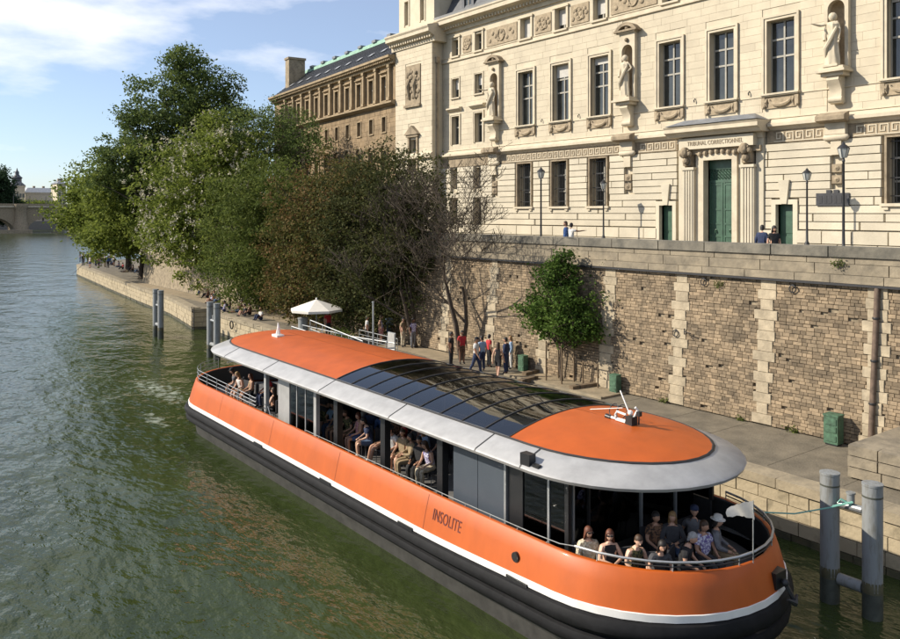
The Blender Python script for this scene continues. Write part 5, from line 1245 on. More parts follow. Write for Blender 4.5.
# bare tree
def bare(x, y, seed, H_, r0, label, levels=5, spread=.62, lean=(0,0,0), base=1.66):
    r = random.Random(seed); o = empty('bare_tree', (x, y, base), label=label, cat='tree'); big, fine = MB(), MB(); tips = []
    def grow(p, d, L_, rad, lv):
        pts = [p]; rs = [rad]; q = p; dd = d.copy(); n = 4
        for k in range(n):
            dd = (dd+Vector((r.uniform(-1,1), r.uniform(-1,1), r.uniform(-.4,.9)))*.16).normalized(); q = q+dd*L_/n; pts.append(q); rs.append(rad*(1-.45*(k+1)/n))
        rs = [max(v, .011) for v in rs]; (big if rad > .035 else fine).tube(pts, rs, 7 if rad > .06 else (4 if rad > .02 else 3), cap=False)
        if lv == 0: tips.append(q); return
        for k in range(r.choice((2,3,3)) + (1 if lv <= 2 else 0)):
            i = r.choice((2,3,4,4)); a = Vector((r.uniform(-1,1), r.uniform(-1,1), r.uniform(-.15,.8))).normalized()
            nd = (dd*(1-spread)+a*spread).normalized(); grow(pts[i], nd, L_*r.uniform(.62,.85), rs[i]*r.uniform(.5,.72), lv-1)
    for k in range(2): grow(Vector((0,.12*k,0)), (Vector((lean[0]+(.14 if k else -.1), lean[1]+(-.22 if k else .1), 1))).normalized(), H_*.36, r0*(1-.2*k), levels)
    big.build('trunk', 'bark', o); fine.build('twigs', 'twig', o)
    P = np.array([tuple(t) for t in tips]); P = P[::2]+nrs.normal(size=(len(P[::2]),3))*.1
    link('crown', leaf_mesh('crown', P, .09, 'dark'), o); return o
bare(26.4, 33.6, 12, 11.0, .17, 'bare branched tree with spreading leafless twigs against the wall', 6, .62)
bare(26.7, 38.3, 4, 10.0, .16, 'bare twiggy tree just left of the other leafless one', 6, .60, (-.1,.1,0))
# far greens
tree('riverside_tree', XY(-2, 448), 455, 4, .8, [(0,0,20,9,9,13),(4,0,12,8,8,9)], 1200, 22, 1.3, 1.1, 'conif', 'dark green tree mass at the left picture edge beside the bridge', base=3, nlimbs=10)
for i, px in enumerate((18,26,34,43,52)):
    tree('quay_tree', XY(px, 515), 515, 2, .4, [(0,0,12,6,6,4.5)], 140, 16, 1.1, 1.1, 'plane', 'distant clipped trees in front of the pale palace', base=5, nlimbs=4, group='distant trees before the palace')
# ================================================================== STREET AND QUAY FURNITURE
def street_lamp(x, y, z, hgt, label):
    o = empty('street_lamp', (x, y, z), label=label, cat='street lamp', group='lamps along the upper street')
    MB().lathe([(.17,0),(.17,.12),(.12,.2),(.14,.45),(.10,.55),(.115,.75),(.06,.85),(.05,1.6),(.042,hgt-.75),(.06,hgt-.72),(.035,hgt-.6)], 10).build('post', 'iron', o)
    h = hgt-.60; MB().lathe([(.10,0),(.12,.03),(.205,.36),(.19,.37),(.09,.02)], 6, (0,0,h)).build('lantern_glass', 'frost', o)
    g = MB()
    for k in range(6): a = 2*math.pi*k/6; g.tube([(.12*math.cos(a),.12*math.sin(a),h+.02),(.21*math.cos(a),.21*math.sin(a),h+.37)], .011, 4)
    g.build('lantern_frame', 'iron', o)
    MB().lathe([(.225,.36),(.21,.385),(.12,.47),(.07,.50),(.06,.55),(.02,.58),(.001,.62)], 8, (0,0,h)).build('lantern_cap', 'iron', o)
    MB().lathe([(.03,.02),(.04,.1),(.05,.2),(.02,.26)], 8, (0,0,h)).build('lantern_lamp', 'white', o)
    return o
def zat(px, py, X): Y = YW(px, X); return CAMZ-(py-CY)*(X*st_+Y*ct)/F
for px, py, X, lab in ((541,168,29.4,'street lamp on the parapet side, left above the small green tree'),(603.5,180,37.0,'street lamp near the facade between the barred windows and the small door'),(807,169,37.0,'shorter looking street lamp beside the right side door'),(843.5,143,29.4,'tall near street lamp standing in front of the dark plaque')):
    Y = YW(px, X); street_lamp(X, Y, GZ, zat(px, py, X)-GZ+.05, lab)
# mooring piles
def pile(x, y0, y1, ztop, r_, label, bars=((2.6,.06),(.5,.12))):
    o = empty('mooring_piles', (x, (y0+y1)/2, 0), label=label, cat='mooring piles', group='pairs of steel mooring piles')
    for y in (y0, y1):
        d = y-(y0+y1)/2; MB().lathe([(r_,-1),(r_*1.01,.25),(r_,.65)], 16, (0,d,0)).build('wet_base', 'steelrust', o); MB().lathe([(r_*1.004,.6),(r_*1.012,.7),(r_*1.004,.86)], 16, (0,d,0)).build('algae_band', 'algae', o)
        p = MB().lathe([(r_*.995,.65),(r_,ztop-.06),(r_*1.04,ztop-.05),(r_*1.04,ztop),(r_*.6,ztop+.01)], 20, (0,d,0)).build('pile', 'steel', o)
        MB().lathe([(r_*1.02,ztop-.32),(r_*1.02,ztop-.28)], 20, (0,d,0)).build('band', 'steelrust', p)
    h = abs(y1-y0)/2-r_
    MB().tube([(0,-h,ztop-bars[0][0]*.3-.1),(0,h,ztop-bars[0][0]*.3-.1)], r_*.42, 10).build('crossbar', 'galv' if r_ < .3 else 'steel', o)
    MB().tube([(0,-h,bars[1][0]),(0,h,bars[1][0])], r_*.62, 10).build('lower_crossbar', 'white' if x < 19.3 and r_ < .24 else 'steel', o)
    MB().lathe([(.09,0),(.09,.2),(.11,.21),(.11,.25)], 10, (0,0,ztop-bars[0][0]*.3)).build('bollard_stub', 'steel', o)
    return o
pile(19.3, 61.4, 62.6, 3.65, .22, 'farthest pair of tall grey mooring piles standing in the river', ((3.6,.1),(1.0,.1)))
pile(19.4, 50.3, 51.5, 3.65, .22, 'pair of grey mooring piles just behind the stern of the boat', ((3.6,.1),(.9,.1)))
big = pile(19.3, 9.95, 8.93, 3.15, .225, 'nearest pair of thick grey mooring piles at lower right by the bow', ((2.0,.06),(.62,.1)))
ry = 9.44
g = MB(); g.tube([(19.3,9.3,2.45),(19.15,9.6,2.62),(19.3,9.8,2.38),(19.5,9.6,2.5),(19.2,9.35,2.6),(19.05,9.75,2.42)], .028, 5); g.tube([(19.1,9.7,2.42),(18.3,10.3,2.25),(17.5,10.7,2.35)], .018, 5); g.build('mooring_rope', 'rope', None, label='teal mooring rope knotted on the nearest pair of piles', cat='rope')
# bollards on the quay
def bollard(x, y, label, big=False):
    o = empty('bollard', (x, y, 1.66), label=label, cat='bollard', group='bollards on the low quay')
    if big:
        MB().lathe([(.34,0),(.34,.42),(.30,.5),(.1,.52)], 14).build('stone_body', 'coping', o)
    else:
        MB().lathe([(.12,0),(.07,.06),(.07,.26),(.11,.3),(.11,.34),(.03,.36)], 10).build('post', 'iron', o); MB().tube([(0,-.16,.26),(0,.16,.26)], .035, 6).build('cross_pin', 'iron', o)
for px, py, lab in ((682,443,'small black iron bollard just behind the bow roof edge'),(708,443,'small black iron bollard casting a shadow on the quay, right one')): bollard(*G(px,py,1.66), lab)
for px, py, lab in ((435,373,'round stone bollard nearest the standing group on the quay'),(511,392,'left of two squat grey stone bollards on the quay'),(529,397,'right of two squat grey stone bollards on the quay')): bollard(*G(px,py,1.66), lab, True)
# green electricity box, litter box
def cabinet(x, y, s, label):
    o = empty('green_cabinet', (x, y, 1.66), label=label, cat='cabinet', group='green cabinets at the wall foot')
    g = MB(); g.box(-.2*s,-.24*s,.06,.2*s,.24*s,.98*s); g.box(-.22*s,-.26*s,.98*s,.22*s,.26*s,1.04*s); g.build('body', 'greenbin', o)
    for z in (.15,.45,.7): box('door_panel', 'greenbin', o, -.22*s,-.19*s,z*s, -.2*s,.19*s,(z+.2)*s)
    box('base', 'iron', o, -.17*s,-.2*s,0, .17*s,.2*s,.06)
cabinet(26.75, G(838,443,1.66)[1]-.0, 1.0, 'green metal cabinet against the wall near the stone landing block')
cabinet(26.8, 23.3, .8, 'green cabinet in the shade right of the young tree'); cabinet(26.8, 29.2, .8, 'green cabinet between the standing group and the young tree')
# tree stakes and timber
o = empty('tree_guard', (26.5, 26.3, 1.66), label='brown timber stakes framing the young tree', cat='tree guard')
for dx, dy in ((-.45,-.5),(-.45,.5),(.35,-.5),(.35,.5)): MB().tube([(dx,dy,0),(dx,dy,1.9)], .04, 6).build('stake', 'wood', o)
for a, b in (((-.45,-.5),(-.45,.5)),((.35,-.5),(.35,.5)),((-.45,.5),(.35,.5))): MB().tube([(a[0],a[1],1.75),(b[0],b[1],1.75)], .03, 5).build('rail', 'wood', o)
o = empty('tree_guard', (26.75, 24.7, 1.66), label='low timber frame by the wall right of the young tree', cat='tree guard')
for dy in (-.45,.45): MB().tube([(0,dy,0),(0,dy,1.15)], .035, 6).build('stake', 'wood', o)
MB().tube([(0,-.45,1.1),(0,.45,1.1)], .03, 5).build('rail', 'wood', o)
def beam(pa, pb, lab, h=.22, w=.26):
    a, b = G(*pa,1.66), G(*pb,1.66); d = Vector((b[0]-a[0], b[1]-a[1], 0)); g = MB(); L_ = d.length; g.box(-w/2,0,0,w/2,L_,h)
    c = g.build('timber_kerb', 'wood', None, loc=(a[0],a[1],1.66), label=lab, cat='timber'); c.rotation_euler = (0,0,math.atan2(d.y,d.x)-math.pi/2)
    for k in range(2): box('iron_strap', 'iron', c, -w/2-.01, L_*(.2+.6*k), 0.001, w/2+.01, L_*(.2+.6*k)+.05, h+.01)
beam((571,391),(604,386),'long low timber beam lying in front of the young tree'); beam((524,377),(556,369),'timber kerb beam behind the standing group'); beam((520,384.5),(536,380),'short timber beam lying left of the young tree')
o = empty('planting_bed', (25.55, 22.9, 1.66), label='raised dusty planting bed around the young tree', cat='planting bed')
MB().box(0,0,0,1.5,6.2,.08).build('soil', 'earth', o); box('edge', 'coping', o, -.1,0,0, 0,6.2,.1)
# parasol
px_, py_ = 23.2, 43.9
o = empty('parasol', (px_, py_, 1.66), label='cream parasol on a thick post beside the landing stage', cat='parasol')
MB().lathe([(.34,0),(.34,.08),(.05,.1)], 12).build('base', 'steel', o); MB().tube([(0,0,.1),(0,0,2.55)], .035, 8).build('pole', 'steel', o)
g = MB(); n = 8; R0 = 1.62
for k in range(n):
    a, b = 2*math.pi*k/n, 2*math.pi*(k+1)/n
    g.add([(R0*math.cos(a),R0*math.sin(a),1.98),(R0*math.cos(b),R0*math.sin(b),1.98),(0,0,2.56)], [(0,1,2)])
    g.add([(R0*math.cos(a),R0*math.sin(a),1.98),(R0*math.cos(b),R0*math.sin(b),1.98),(R0*math.cos(b),R0*math.sin(b),1.84),(R0*math.cos(a),R0*math.sin(a),1.84)], [(0,3,2,1)])
g.build('canopy', 'cloth_white', o); MB().ball((0,0,2.6), .06, 8, 6).build('finial', 'white', o)
for k in range(n): a = 2*math.pi*k/n; MB().tube([(R0*.97*math.cos(a),R0*.97*math.sin(a),1.97),(0,0,2.5)], .012, 4).build('rib', 'steel', o)
x_, y_ = 22.55, 44.4
MB().lathe([(.30,0),(.30,2.0),(.33,2.02),(.33,2.1),(.1,2.12)], 14).build('round_pillar', 'steel', None, loc=(x_, y_, 1.0), label='thick round grey pillar standing under the cream parasol', cat='pillar')
# gangway railings on the landing stage
def railing(pts, h, label, n, mid=2, w=.03, m='galv', dz=0):
    o = empty('railing', (*pts[0][:2], pts[0][2]), label=label, cat='railing'); b = Vector(pts[0]); P = [Vector(p)-b for p in pts]
    for k in range(1, mid+2): MB().tube([p+Vector((0,0,h*k/(mid+1))) for p in P], w*(1 if k == mid+1 else .6), 6).build('rail_bar', m, o)
    for i in range(len(P)-1):
        for k in range(n+1): q = P[i].lerp(P[i+1], k/n); MB().tube([q, q+Vector((0,0,h))], w*.8, 5).build('rail_post', m, o)
    return o
railing([(22.3,44.0,1.66),(22.4,38.2,1.66),(23.0,34.9,1.66)], 1.05, 'pale metal railing along the landing stage behind the boat', 5)
railing([(20.9,42.6,1.9),(21.4,36.9,1.55)], 1.0, 'sloping handrail of the gangway, river side', 4, 1, .03, 'galv'); railing([(22.0,42.4,2.2),(22.2,36.8,1.66)], 1.0, 'sloping handrail of the gangway, quay side', 4, 1, .03, 'galv')
railing([(24.2,40.5,1.66),(24.1,36.3,1.66)], 1.0, 'grey fence behind the white notice board', 4, 3, .025, 'steel')
o = empty('gangway', (21.0, 37.0, 1.5), label='grey gangway deck leading from the quay to the landing stage', cat='gangway')
box('deck', 'deck', o, 0,0,-.1, 1.1,5.8,.0); 
for s in (0, 1.06): box('side_beam', 'galv', o, s,0,-.2, s+.05,5.8,.06)
x_, y_ = G(420,372,1.66); o = empty('notice_board', (23.3, 35.7, 1.66), label='white notice board on the railing by the gangway', cat='notice board')
box('panel', 'board', o, -.02,-.32,.55, .02,.32,1.45); box('frame', 'galv', o, .02,-.36,.5, .05,.36,1.5)
for s in (-.3,.3): MB().tube([(.03,s,0),(.03,s,.5)], .025, 6).build('leg', 'galv', o)
MB().lathe([(.05,0),(.05,3.1),(.07,3.12),(.07,3.2)], 8).build('slim_pole', 'galv', None, loc=(22.3, 35.9, 1.66), label='slim pale vertical pole beside the gangway railing', cat='pole')
g = MB(); g.box(-.35,-.9,0,.35,.9,.45); g.box(-.30,-.85,.45,.30,.85,.5); pb = g.build('planter_box', 'white', None, loc=(23.6,41.6,1.66), label='pale low planter box in front of the parasol', cat='planter')
P = nrs.normal(size=(700,3))*np.array([.2,.5,.16])+np.array([0,0,.7]); link('plants', leaf_mesh('plants', P, .14, 'dense'), pb, kind='stuff')
# quay ladder and big ring on the low quay wall
o = empty('quay_ladder', (22.75, 64.2, 0), label='dark iron ladder on the corner of the far quay steps', cat='ladder')
for s in (-.22,.22): MB().tube([(0,s,-.4),(0,s,1.9)], .035, 6).build('stile', 'iron', o)
for k in range(7): MB().tube([(0,-.22,-.2+.3*k),(0,.22,-.2+.3*k)], .02, 5).build('rung', 'iron', o)
g = MB(); g.tube([(.0,.28*math.sin(t),.28*math.cos(t)) for t in [2*math.pi*k/14 for k in range(15)]], .05, 6); g.build('hanging_tyre_ring', 'rubber', None, loc=(23.1,57.0,1.2), label='dark rubber ring hanging on the quay wall right of the ladder', cat='fender')
# flag on the bow
fx, fy = G(753, 566, 2.24); fx, fy = 14.9, 9.28
o = empty('bow_flag', (fx, fy, 2.2), label='small pale ragged flag on a thin staff at the bow', cat='flag')
MB().tube([(0,0,0),(0,0,1.40)], .014, 6).build('staff', 'galv', o)
g = MB(); a = []
nx, nz = 10, 5
vs = [(-.28*(i/nx)+.07*math.sin(i*.95+j*.5)*(i/nx), .42*(i/nx)-.03*j/nz, 1.38-(.36-.20*(i/nx))*j/nz-.20*(i/nx)**1.6+.012*math.sin(i*2.3+j)) for i in range(nx+1) for j in range(nz+1)]
fs = [(i*(nz+1)+j, (i+1)*(nz+1)+j, (i+1)*(nz+1)+j+1, i*(nz+1)+j+1) for i in range(nx) for j in range(nz)]
g.add(vs, fs, True); g.build('cloth', 'board', o)
# seats on board
def seat(x, y, face, label, m='seatfab', grp='dark seats on the boat'):
    o = empty('boat_seat', (x, y, DZ), -R(face), label=label, cat='seat', group=grp)
    box('seat', m, o, -.24,-.22,.40, .24,.24,.45); box('backrest', m, o, -.24,-.27,.45, .24,-.22,.92)
    for sx in (-.2,.2):
        for sy in (-.18,.18): MB().tube([(sx,sy,0),(sx,sy,.40)], .015, 5).build('leg', 'galv', o)
# ================================================================== PEOPLE PLACEMENT
near_row = [ (22.75,'sit','tee:black','shorts:khaki','longhair:brown',(),0,'passenger in black t-shirt with long brown hair, at the stern end of the sunlit bench'),(23.3,'sitarms','tee:lightblue','trousers:denim','hair:dark',(),1,'passenger in light blue t-shirt and jeans behind the sternmost black pillar'), # Y, pose, top, bottom, hair, extra, skin, label
 (22.0,'sitlean','tee:olive','shorts:khaki','hair:brown',(),1,'passenger in olive t-shirt and khaki shorts, sternmost of the sunlit row'),
 (21.35,'sit','vest:pink','shorts:blue','longhair:auburn',(),0,'passenger in pink vest and blue shorts on the sunlit bench'),
 (20.6,'sitlean','tee:navy','shorts:denim','hair:dark',(),3,'passenger in navy t-shirt leaning forward beside the middle black pillar'),
 (20.0,'sitback','tee:grey','shorts:brown','hair:grey',(),0,'grey haired passenger in grey t-shirt just sternward of the middle pillar'),
 (19.35,'sitlean','tee:white','trousers:black','hair:dark',('hat:black',),0,'passenger in white top and black hat bent forward beside the middle pillar'),
 (18.75,'sit','tee:khaki','shorts:khaki','hair:brown',(),0,'passenger all in khaki seated on the sunlit bench'),
 (18.15,'sitarms','shirt:khaki','trousers:khaki','hair:dark',(),1,'passenger in khaki trousers and long sleeves with arms folded'),
 (17.75,'sit','shirt:black','trousers:black','hair:dark',(),1,'passenger dressed all in black on the sunlit bench'),
 (17.25,'sitlean','vest:lilac','trousers:cream','longhair:brown',(),0,'passenger in lilac top and cream trousers beside the front black pillar')]
for (Y, pose, top, bot, hair, ex, sk, lab) in near_row: person(pose, 14.05+rnd.uniform(-.12,.12), 19.3+(Y-17.25)*1.0, DZ, -90+rnd.uniform(-26,26), lab, top, bot, hair, ex, sk, shoe=rnd.choice(['black','white','brown']))
back = [('tee:darkgrey','shorts:denim','hair:dark','dark grey t-shirt'),('tee:red','trousers:navy','longhair:dark','red t-shirt'),('shirt:navy','trousers:grey','hair:brown','navy long sleeves'),
 ('tee:lightblue','shorts:khaki','longhair:blond','light blue t-shirt'),('tee:brown','trousers:black','hair:dark','brown t-shirt'),('tee:white','trousers:denim','hair:grey','white t-shirt'),('vest:black','shorts:denim','longhair:auburn','black vest'),('shirt:blue','trousers:khaki','hair:dark','blue shirt')]
for r_, X_ in ((0, 14.85), (1, 15.7)):
    for k in range(8):
        top, bot, hair, nm = back[(k*3+r_*5) % 8]
        person(('sit','sitlean','sitarms','sitback')[(k+r_) % 4], X_+rnd.uniform(-.1,.1), 20.0+r_*.8+k*.66, DZ, -90+rnd.uniform(-50,50), 'passenger in %s and %s, %s row, %s' % (nm, bot.split(':')[1]+' '+bot.split(':')[0], ('middle','back')[r_], ('nearest the bow','second from the bow end','third from the bow end','fourth from the bow end','fourth from the stern end','third from the stern end','second from the stern end','nearest the stern')[k]), top, bot, hair, (), (k+r_) % 4)
for X_, y0, n_ in ((14.05,19.3,8),(14.9,20.0,8),(15.7,20.8,8)):
    for k in range(n_): seat(X_, y0+k*.66, -90, 'dark metal legged seats facing the open side of the boat')
person('phone', 13.9, 25.75, DZ, -120, 'standing passenger in olive shorts holding a phone beside the silver pillar', 'tee:darkgrey', 'shorts:olive', 'longhair:dark', (), 0)
# stern group
for (x, y, pose, f, top, bot, hair, ex, sk, lab) in (
 (13.75,33.3,'sitlean',-60,'tee:grey','shorts:black','hair:brown',('cap:black',),0,'stern passenger in grey t-shirt and black cap, sternmost of the group'),
 (13.65,32.55,'sitlean',-100,'vest:white','shorts:khaki','longhair:blond',(),3,'blond stern passenger in white vest bending forward'),
 (13.75,31.8,'sit',-80,'vest:khaki','shorts:black','longhair:auburn',(),0,'auburn haired stern passenger in khaki vest'),
 (14.3,31.3,'sit',-90,'tee:red','trousers:navy','hair:dark',(),1,'stern passenger in red t-shirt under the roof edge'),
 (13.35,28.7,'sit',-30,'vest:brown','trousers:black','longhair:brown',(),0,'long haired woman in brown top seated alone between the silver pillars')):
    person(pose, x, y, DZ, f, lab, top, bot, hair, ex, sk); seat(x, y, f, 'dark metal legged seats facing the open side of the boat')
# bow group
bow_p = [(588,527,'sit','shirt:cream','trousers:cream','longhair:auburn',('sunglasses:black',),0,-150,'bow passenger in cream shirt and dark sunglasses, leftmost on the bow'),
 (609,530,'sitarms','vest:black','trousers:black','longhair:auburn',('sunglasses:black',),3,-155,'bow passenger in black sleeveless top and sunglasses, second from left'),
 (633,532,'sitlean','vest:olive','shorts:black','hair:brown',(),3,-160,'bow passenger in olive patterned vest looking down, third from left'),
 (658,537,'sitlean','tee:darkgrey','trousers:black','longhair:dark',(),0,-150,'dark haired bow passenger leaning forward over the rail'),
 (682,531,'sitlean','tee:black','trousers:black','hair:grey',(),0,-200,'grey haired bow passenger in black t-shirt'),
 (703,521,'sit','tee:lilac','trousers:darkgrey','hair:brown',(),1,-170,'bow passenger in lilac patterned shirt'),
 (716,517,'sit','shirt:grey','trousers:khaki','hair:dark',('hat:white',),0,-210,'bow passenger wearing a white hat, rightmost'),
 (672,512,'sitarms','shirt:darkgrey','trousers:denim','longhair:blond',(),0,-140,'blond bow passenger in dark grey shirt in the shade behind the front row'),
 (694,508,'sitback','tee:grey','shorts:khaki','hair:brown',('cap:navy',),0,-120,'bow passenger in grey t-shirt and navy cap at the back'),
 (655,512,'sit','tee:brown','trousers:black','hair:dark',(),1,-160,'bow passenger in brown t-shirt in the shade behind the others')]
for (px, py, pose, top, bot, hair, ex, sk, f, lab) in bow_p:
    x, y = G(px, py, DZ+1.33); p = person(pose, x, y, DZ, f, lab, top, bot, hair, ex, sk); seat(x, y, f, 'dark bow seats behind the railing', grp='dark seats on the bow')
# quay: standing groups
def sp(px, py, pose, face, top, bot, hair, lab, ex=(), sk=0, sc=1.0, shoe='black'):
    x, y = G(px, py, 1.66); return person(pose, x, y, 1.665, face, lab, top, bot, hair, ex, sk, sc, shoe)
sp(451,366,'stand',150,'tee:black','trousers:black','hair:dark','man all in black beside the man in red on the quay',(),2)
sp(462,364,'stand',200,'tee:red','shorts:brown','hair:dark','man in red t-shirt and brown shorts on the quay',(),2)
sp(476,374,'walk',150,'tee:white','trousers:navy','hair:dark','walking man in white t-shirt and navy trousers at the left of the group',('cap:black',),1,1.03)
sp(482,371,'stand',10,'tee:lightblue','trousers:navy','hair:dark','person in light blue t-shirt seen from behind in the group',(),1)
sp(489,367,'stand',100,'tee:red','trousers:black','hair:dark','person in dark red top in the middle of the group',(),1,.95)
sp(498,378,'walk',60,'vest:black','shorts:black','longhair:brown','woman in black dress walking with bare legs',(),0,.97)
sp(506,374,'stand',-20,'shirt:navy','trousers:navy','hair:dark','tall person in navy at the right end of the group',(),1,1.02)
sp(511,369,'stand',-50,'shirt:lightblue','trousers:white','longhair:blond','person in pale blue behind the right end of the group',(),0,.95)
sp(367,345,'stand',120,'tee:white','trousers:black','hair:dark','person in white t-shirt at the left of the gangway queue',(),1)
sp(381,344,'stand',150,'vest:lilac','shorts:pink','longhair:brown','person in lilac top and pink shorts in the gangway queue',())
sp(389,341,'stand',10,'shirt:lightblue','trousers:denim','hair:dark','person in light blue long sleeves behind the gangway queue',())
sp(403,347,'hips',160,'tee:khaki','trousers:cream','hair:grey','person in khaki top with hands on hips near the notice board',())
sp(413,348,'stand',180,'tee:lilac','trousers:grey','hair:dark','person in lilac t-shirt right next to the notice board',(),2)
sp(328,338,'stand',180,'tee:red','trousers:black','hair:dark','person in red beside the parasol',(),1)
# quay edge sitters
sitters = [(113,265,'ground',-120,'tee:white','trousers:navy'),(119,267,'edge',-90,'tee:navy','trousers:denim'),(128,272,'reclined',-90,'tee:black','shorts:khaki'),(133,271,'ground',-60,'vest:brown','shorts:black'),
 (153,279,'reclined',-110,'tee:darkgrey','trousers:black'),(158,276,'ground',-80,'tee:lightblue','trousers:denim'),(170,283,'reclined',-100,'vest:black','shorts:navy'),(181,288,'reclined',-80,'tee:khaki','shorts:khaki'),(187,286,'ground',-120,'vest:pink','shorts:denim'),(193,288,'ground',-70,'tee:cream','trousers:black'),
 (203,295,'ground',-90,'tee:black','trousers:navy'),(208,298,'ground',-60,'tee:brown','trousers:black'),(214,300,'ground',-120,'tee:navy','trousers:khaki'),(219,304,'ground',-90,'shirt:darkgrey','trousers:denim'),(225,312,'ground',-70,'shirt:lilac','trousers:navy'),(245,316,'ground',-90,'tee:black','shorts:grey'),(250,315,'ground',-40,'vest:brown','shorts:black'),(261,320,'ground',-100,'tee:white','trousers:navy'),(99,265,'ground',-100,'tee:lightblue','trousers:black')]
sitters += [(123,269,'ground',-100,'tee:red','trousers:black'),(139,273,'ground',-80,'tee:grey','trousers:denim'),(145,275,'reclined',-95,'tee:cream','shorts:navy'),(163,281,'ground',-60,'tee:red','trousers:navy'),(175,284,'ground',-110,'shirt:navy','trousers:khaki'),(198,292,'edge',-90,'tee:lightblue','shorts:black'),(212,303,'ground',-100,'vest:lilac','shorts:grey'),(230,309,'ground',-70,'tee:olive','trousers:navy'),(238,312,'reclined',-95,'tee:brown','shorts:denim')]
where = ['near the standing crowd','just right of the standing crowd','where the quay starts to widen','under the leftmost tree','by the flowering tree edge','beside a reclining friend','stretched out alone','in the middle of the quay edge','next to a sunbather','on the quay edge under the chestnut','above the ladder','just left of the ladder','right over the quay steps','by the top of the steps','beside the far mooring piles','near the parasol, left one','near the parasol, long haired','nearest the parasol','at the far tip of the quay','between the far tip and the leftmost trunk','below the second tree','right of the second tree','between two sunbathers','in the shade of the chestnut','with legs over the water','above the quay steps','right of the far piles','between the far piles and the parasol']
for k, (px, py, pose, f, top, bot) in enumerate(sitters):
    tc_, bc_ = top.split(':')[1], bot.split(':')
    verb = {'ground': 'sitting with knees up', 'reclined': 'leaning back with legs stretched', 'edge': 'sitting with legs dangling'}[pose]
    sp(px, py, pose, f, top, bot, rnd.choice(['hair:dark','hair:brown','longhair:brown','longhair:dark','hair:blond']), 'person in %s top %s %s' % (tc_, verb, where[k]), (), k % 3)
crowd = [(80,262,'stand','tee:navy','trousers:denim'),(84,263,'phone','tee:white','shorts:khaki'),(88,264,'stand','shirt:darkgrey','trousers:black'),(92,263,'hips','tee:lightblue','shorts:denim'),(96,266,'point','tee:black','trousers:navy'),(101,265,'stand','vest:red','shorts:black'),(105,267,'stand','shirt:cream','trousers:khaki'),(110,265,'walk','tee:grey','trousers:denim')]
crowd += [(83,266,'stand','tee:black','trousers:grey'),(90,268,'hips','vest:white','shorts:denim'),(94,264,'stand','shirt:olive','trousers:khaki'),(99,268,'phone','tee:pink','shorts:navy'),(103,263,'stand','tee:brown','trousers:denim'),(108,268,'stand','shirt:blue','trousers:black'),(114,266,'stand','tee:cream','shorts:black')]
for k, (px, py, pose, top, bot) in enumerate(crowd): sp(px, py, pose, -90+k*37, top, bot, 'hair:dark', 'standing person in %s top and %s %s in the far quay crowd' % (top.split(':')[1], bot.split(':')[1], bot.split(':')[0]), (), k % 3)
x, y = G(97, 266, 1.66); MB().tube([(x-.3,y,2.9),(x-2.4,y-2.2,2.2),(x-4.6,y-4.4,.5)], [.045,.03,.015], 5).build('fishing_rod', 'iron', None, label='long dark fishing rod held out over the river from the quay tip', cat='fishing rod')
# upper street people
def up_(px, X, pose, face, top, bot, hair, lab, ex=(), sk=0, sc=1.0, **k): return person(pose, X, YW(px, X), GZ, face, lab, top, bot, hair, ex, sk, sc, **k)
up_(566,28.75,'stand',-30,'shirt:blue','trousers:denim','hair:brown','person in blue shirt behind the parapet, left of the pointing one',sc=1.03)
up_(571,28.75,'point',100,'tee:white','trousers:black','hair:dark','person in white t-shirt pointing behind the parapet',(),2,.98)
up_(762,28.8,'stand',80,'shirt:navy','trousers:black','hair:dark','person in navy jacket looking down behind the parapet below the portal',sc=.99)
up_(774,28.8,'stand',-140,'tee:black','trousers:black','longhair:dark','person in black with sunglasses behind the parapet',('sunglasses:black',),sc=.98)
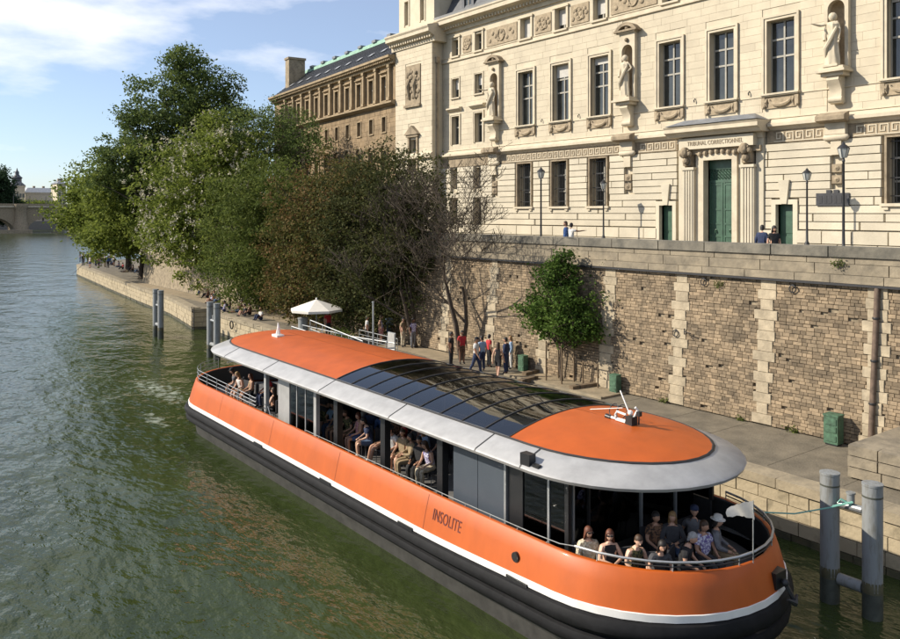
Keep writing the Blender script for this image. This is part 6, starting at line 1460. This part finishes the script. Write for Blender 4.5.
# statues in the niches
def statue(y, label, arm):
    o = empty('statue', (XF-.62 if y < 25 else XF-.5, y, 16.60), R(90), label=label, cat='statue', group=None); P = POSES['point' if arm else 'hips']
    b = link('figure', P['body'], o, (0,0,.12)); b.scale = (1.45,1.3,1.45); b.material_slots[0].link = 'OBJECT'; b.material_slots[0].material = M['limetrim']
    rob = MB(); r_ = random.Random(int(y*10)); ph = r_.uniform(0,6)
    rob.lathe([(.34,.1),(.33,.3),(.29,.8),(.27,1.3),(.25,1.6),(.27,1.9),(.30,2.05),(.22,2.14),(.1,2.2)], 26, (0,0,0), .72, lambda u, z: .10*math.sin(u*2*math.pi*7+ph+z*1.5)+.05*math.sin(u*2*math.pi*3-z*3))
    rob.tube([(-.25,.12,1.9),(-.05,.28,1.35),(.2,.26,.9),(.28,.1,.5)], [.06,.10,.12,.05], 7); rob.tube([(.28,0,1.95),(.37,.05,1.55),(.3,.2,1.3)], [.10,.10,.07], 7)
    c = rob.build('robe', 'limetrim', o); MB().box(-.36,-.28,0,.36,.28,.1).build('plinth', 'limetrim', o)
    g = MB(); g.ball((0,-.02,2.44), .20, 10, 8, (1,1,1.1)); g.ball((0,-.14,2.38), .13, 8, 6); g.build('veil', 'limetrim', o)
for y, lab, arm in ((45.4,'weathered robed stone statue in the leftmost niche',True),(32.7,'robed stone statue in the niche left of the portal',False),(19.65,'large pale robed statue with outstretched arm right of the portal',True)): statue(y, lab, arm)

# weeds rooted in the wall and along its foot
r = random.Random(77)
for k, (y, z, lab) in enumerate(((13.9,7.75,'small weed tuft growing on the parapet near the drain pipe'),(18.6,6.7,'dark weed tuft in the wall just under the parapet'),(15.3,1.75,'weed tuft at the foot of the wall left of the green cabinet'),(20.9,1.72,'weed tuft at the wall foot by a pale quoin chain'),(24.6,7.2,'weed tuft under the string course above the small tree'),(17.4,1.72,'low weed at the wall foot between two quoin chains'))):
    x = 27.5 if z > 7 else BX(z)-.06; P = nrs.normal(size=(90,3))*np.array([.05,.11,.07])
    link('wall_weed', leaf_mesh('weed', P, .09, 'dense'), None, (x, y, z), lab, 'weed', None, None)
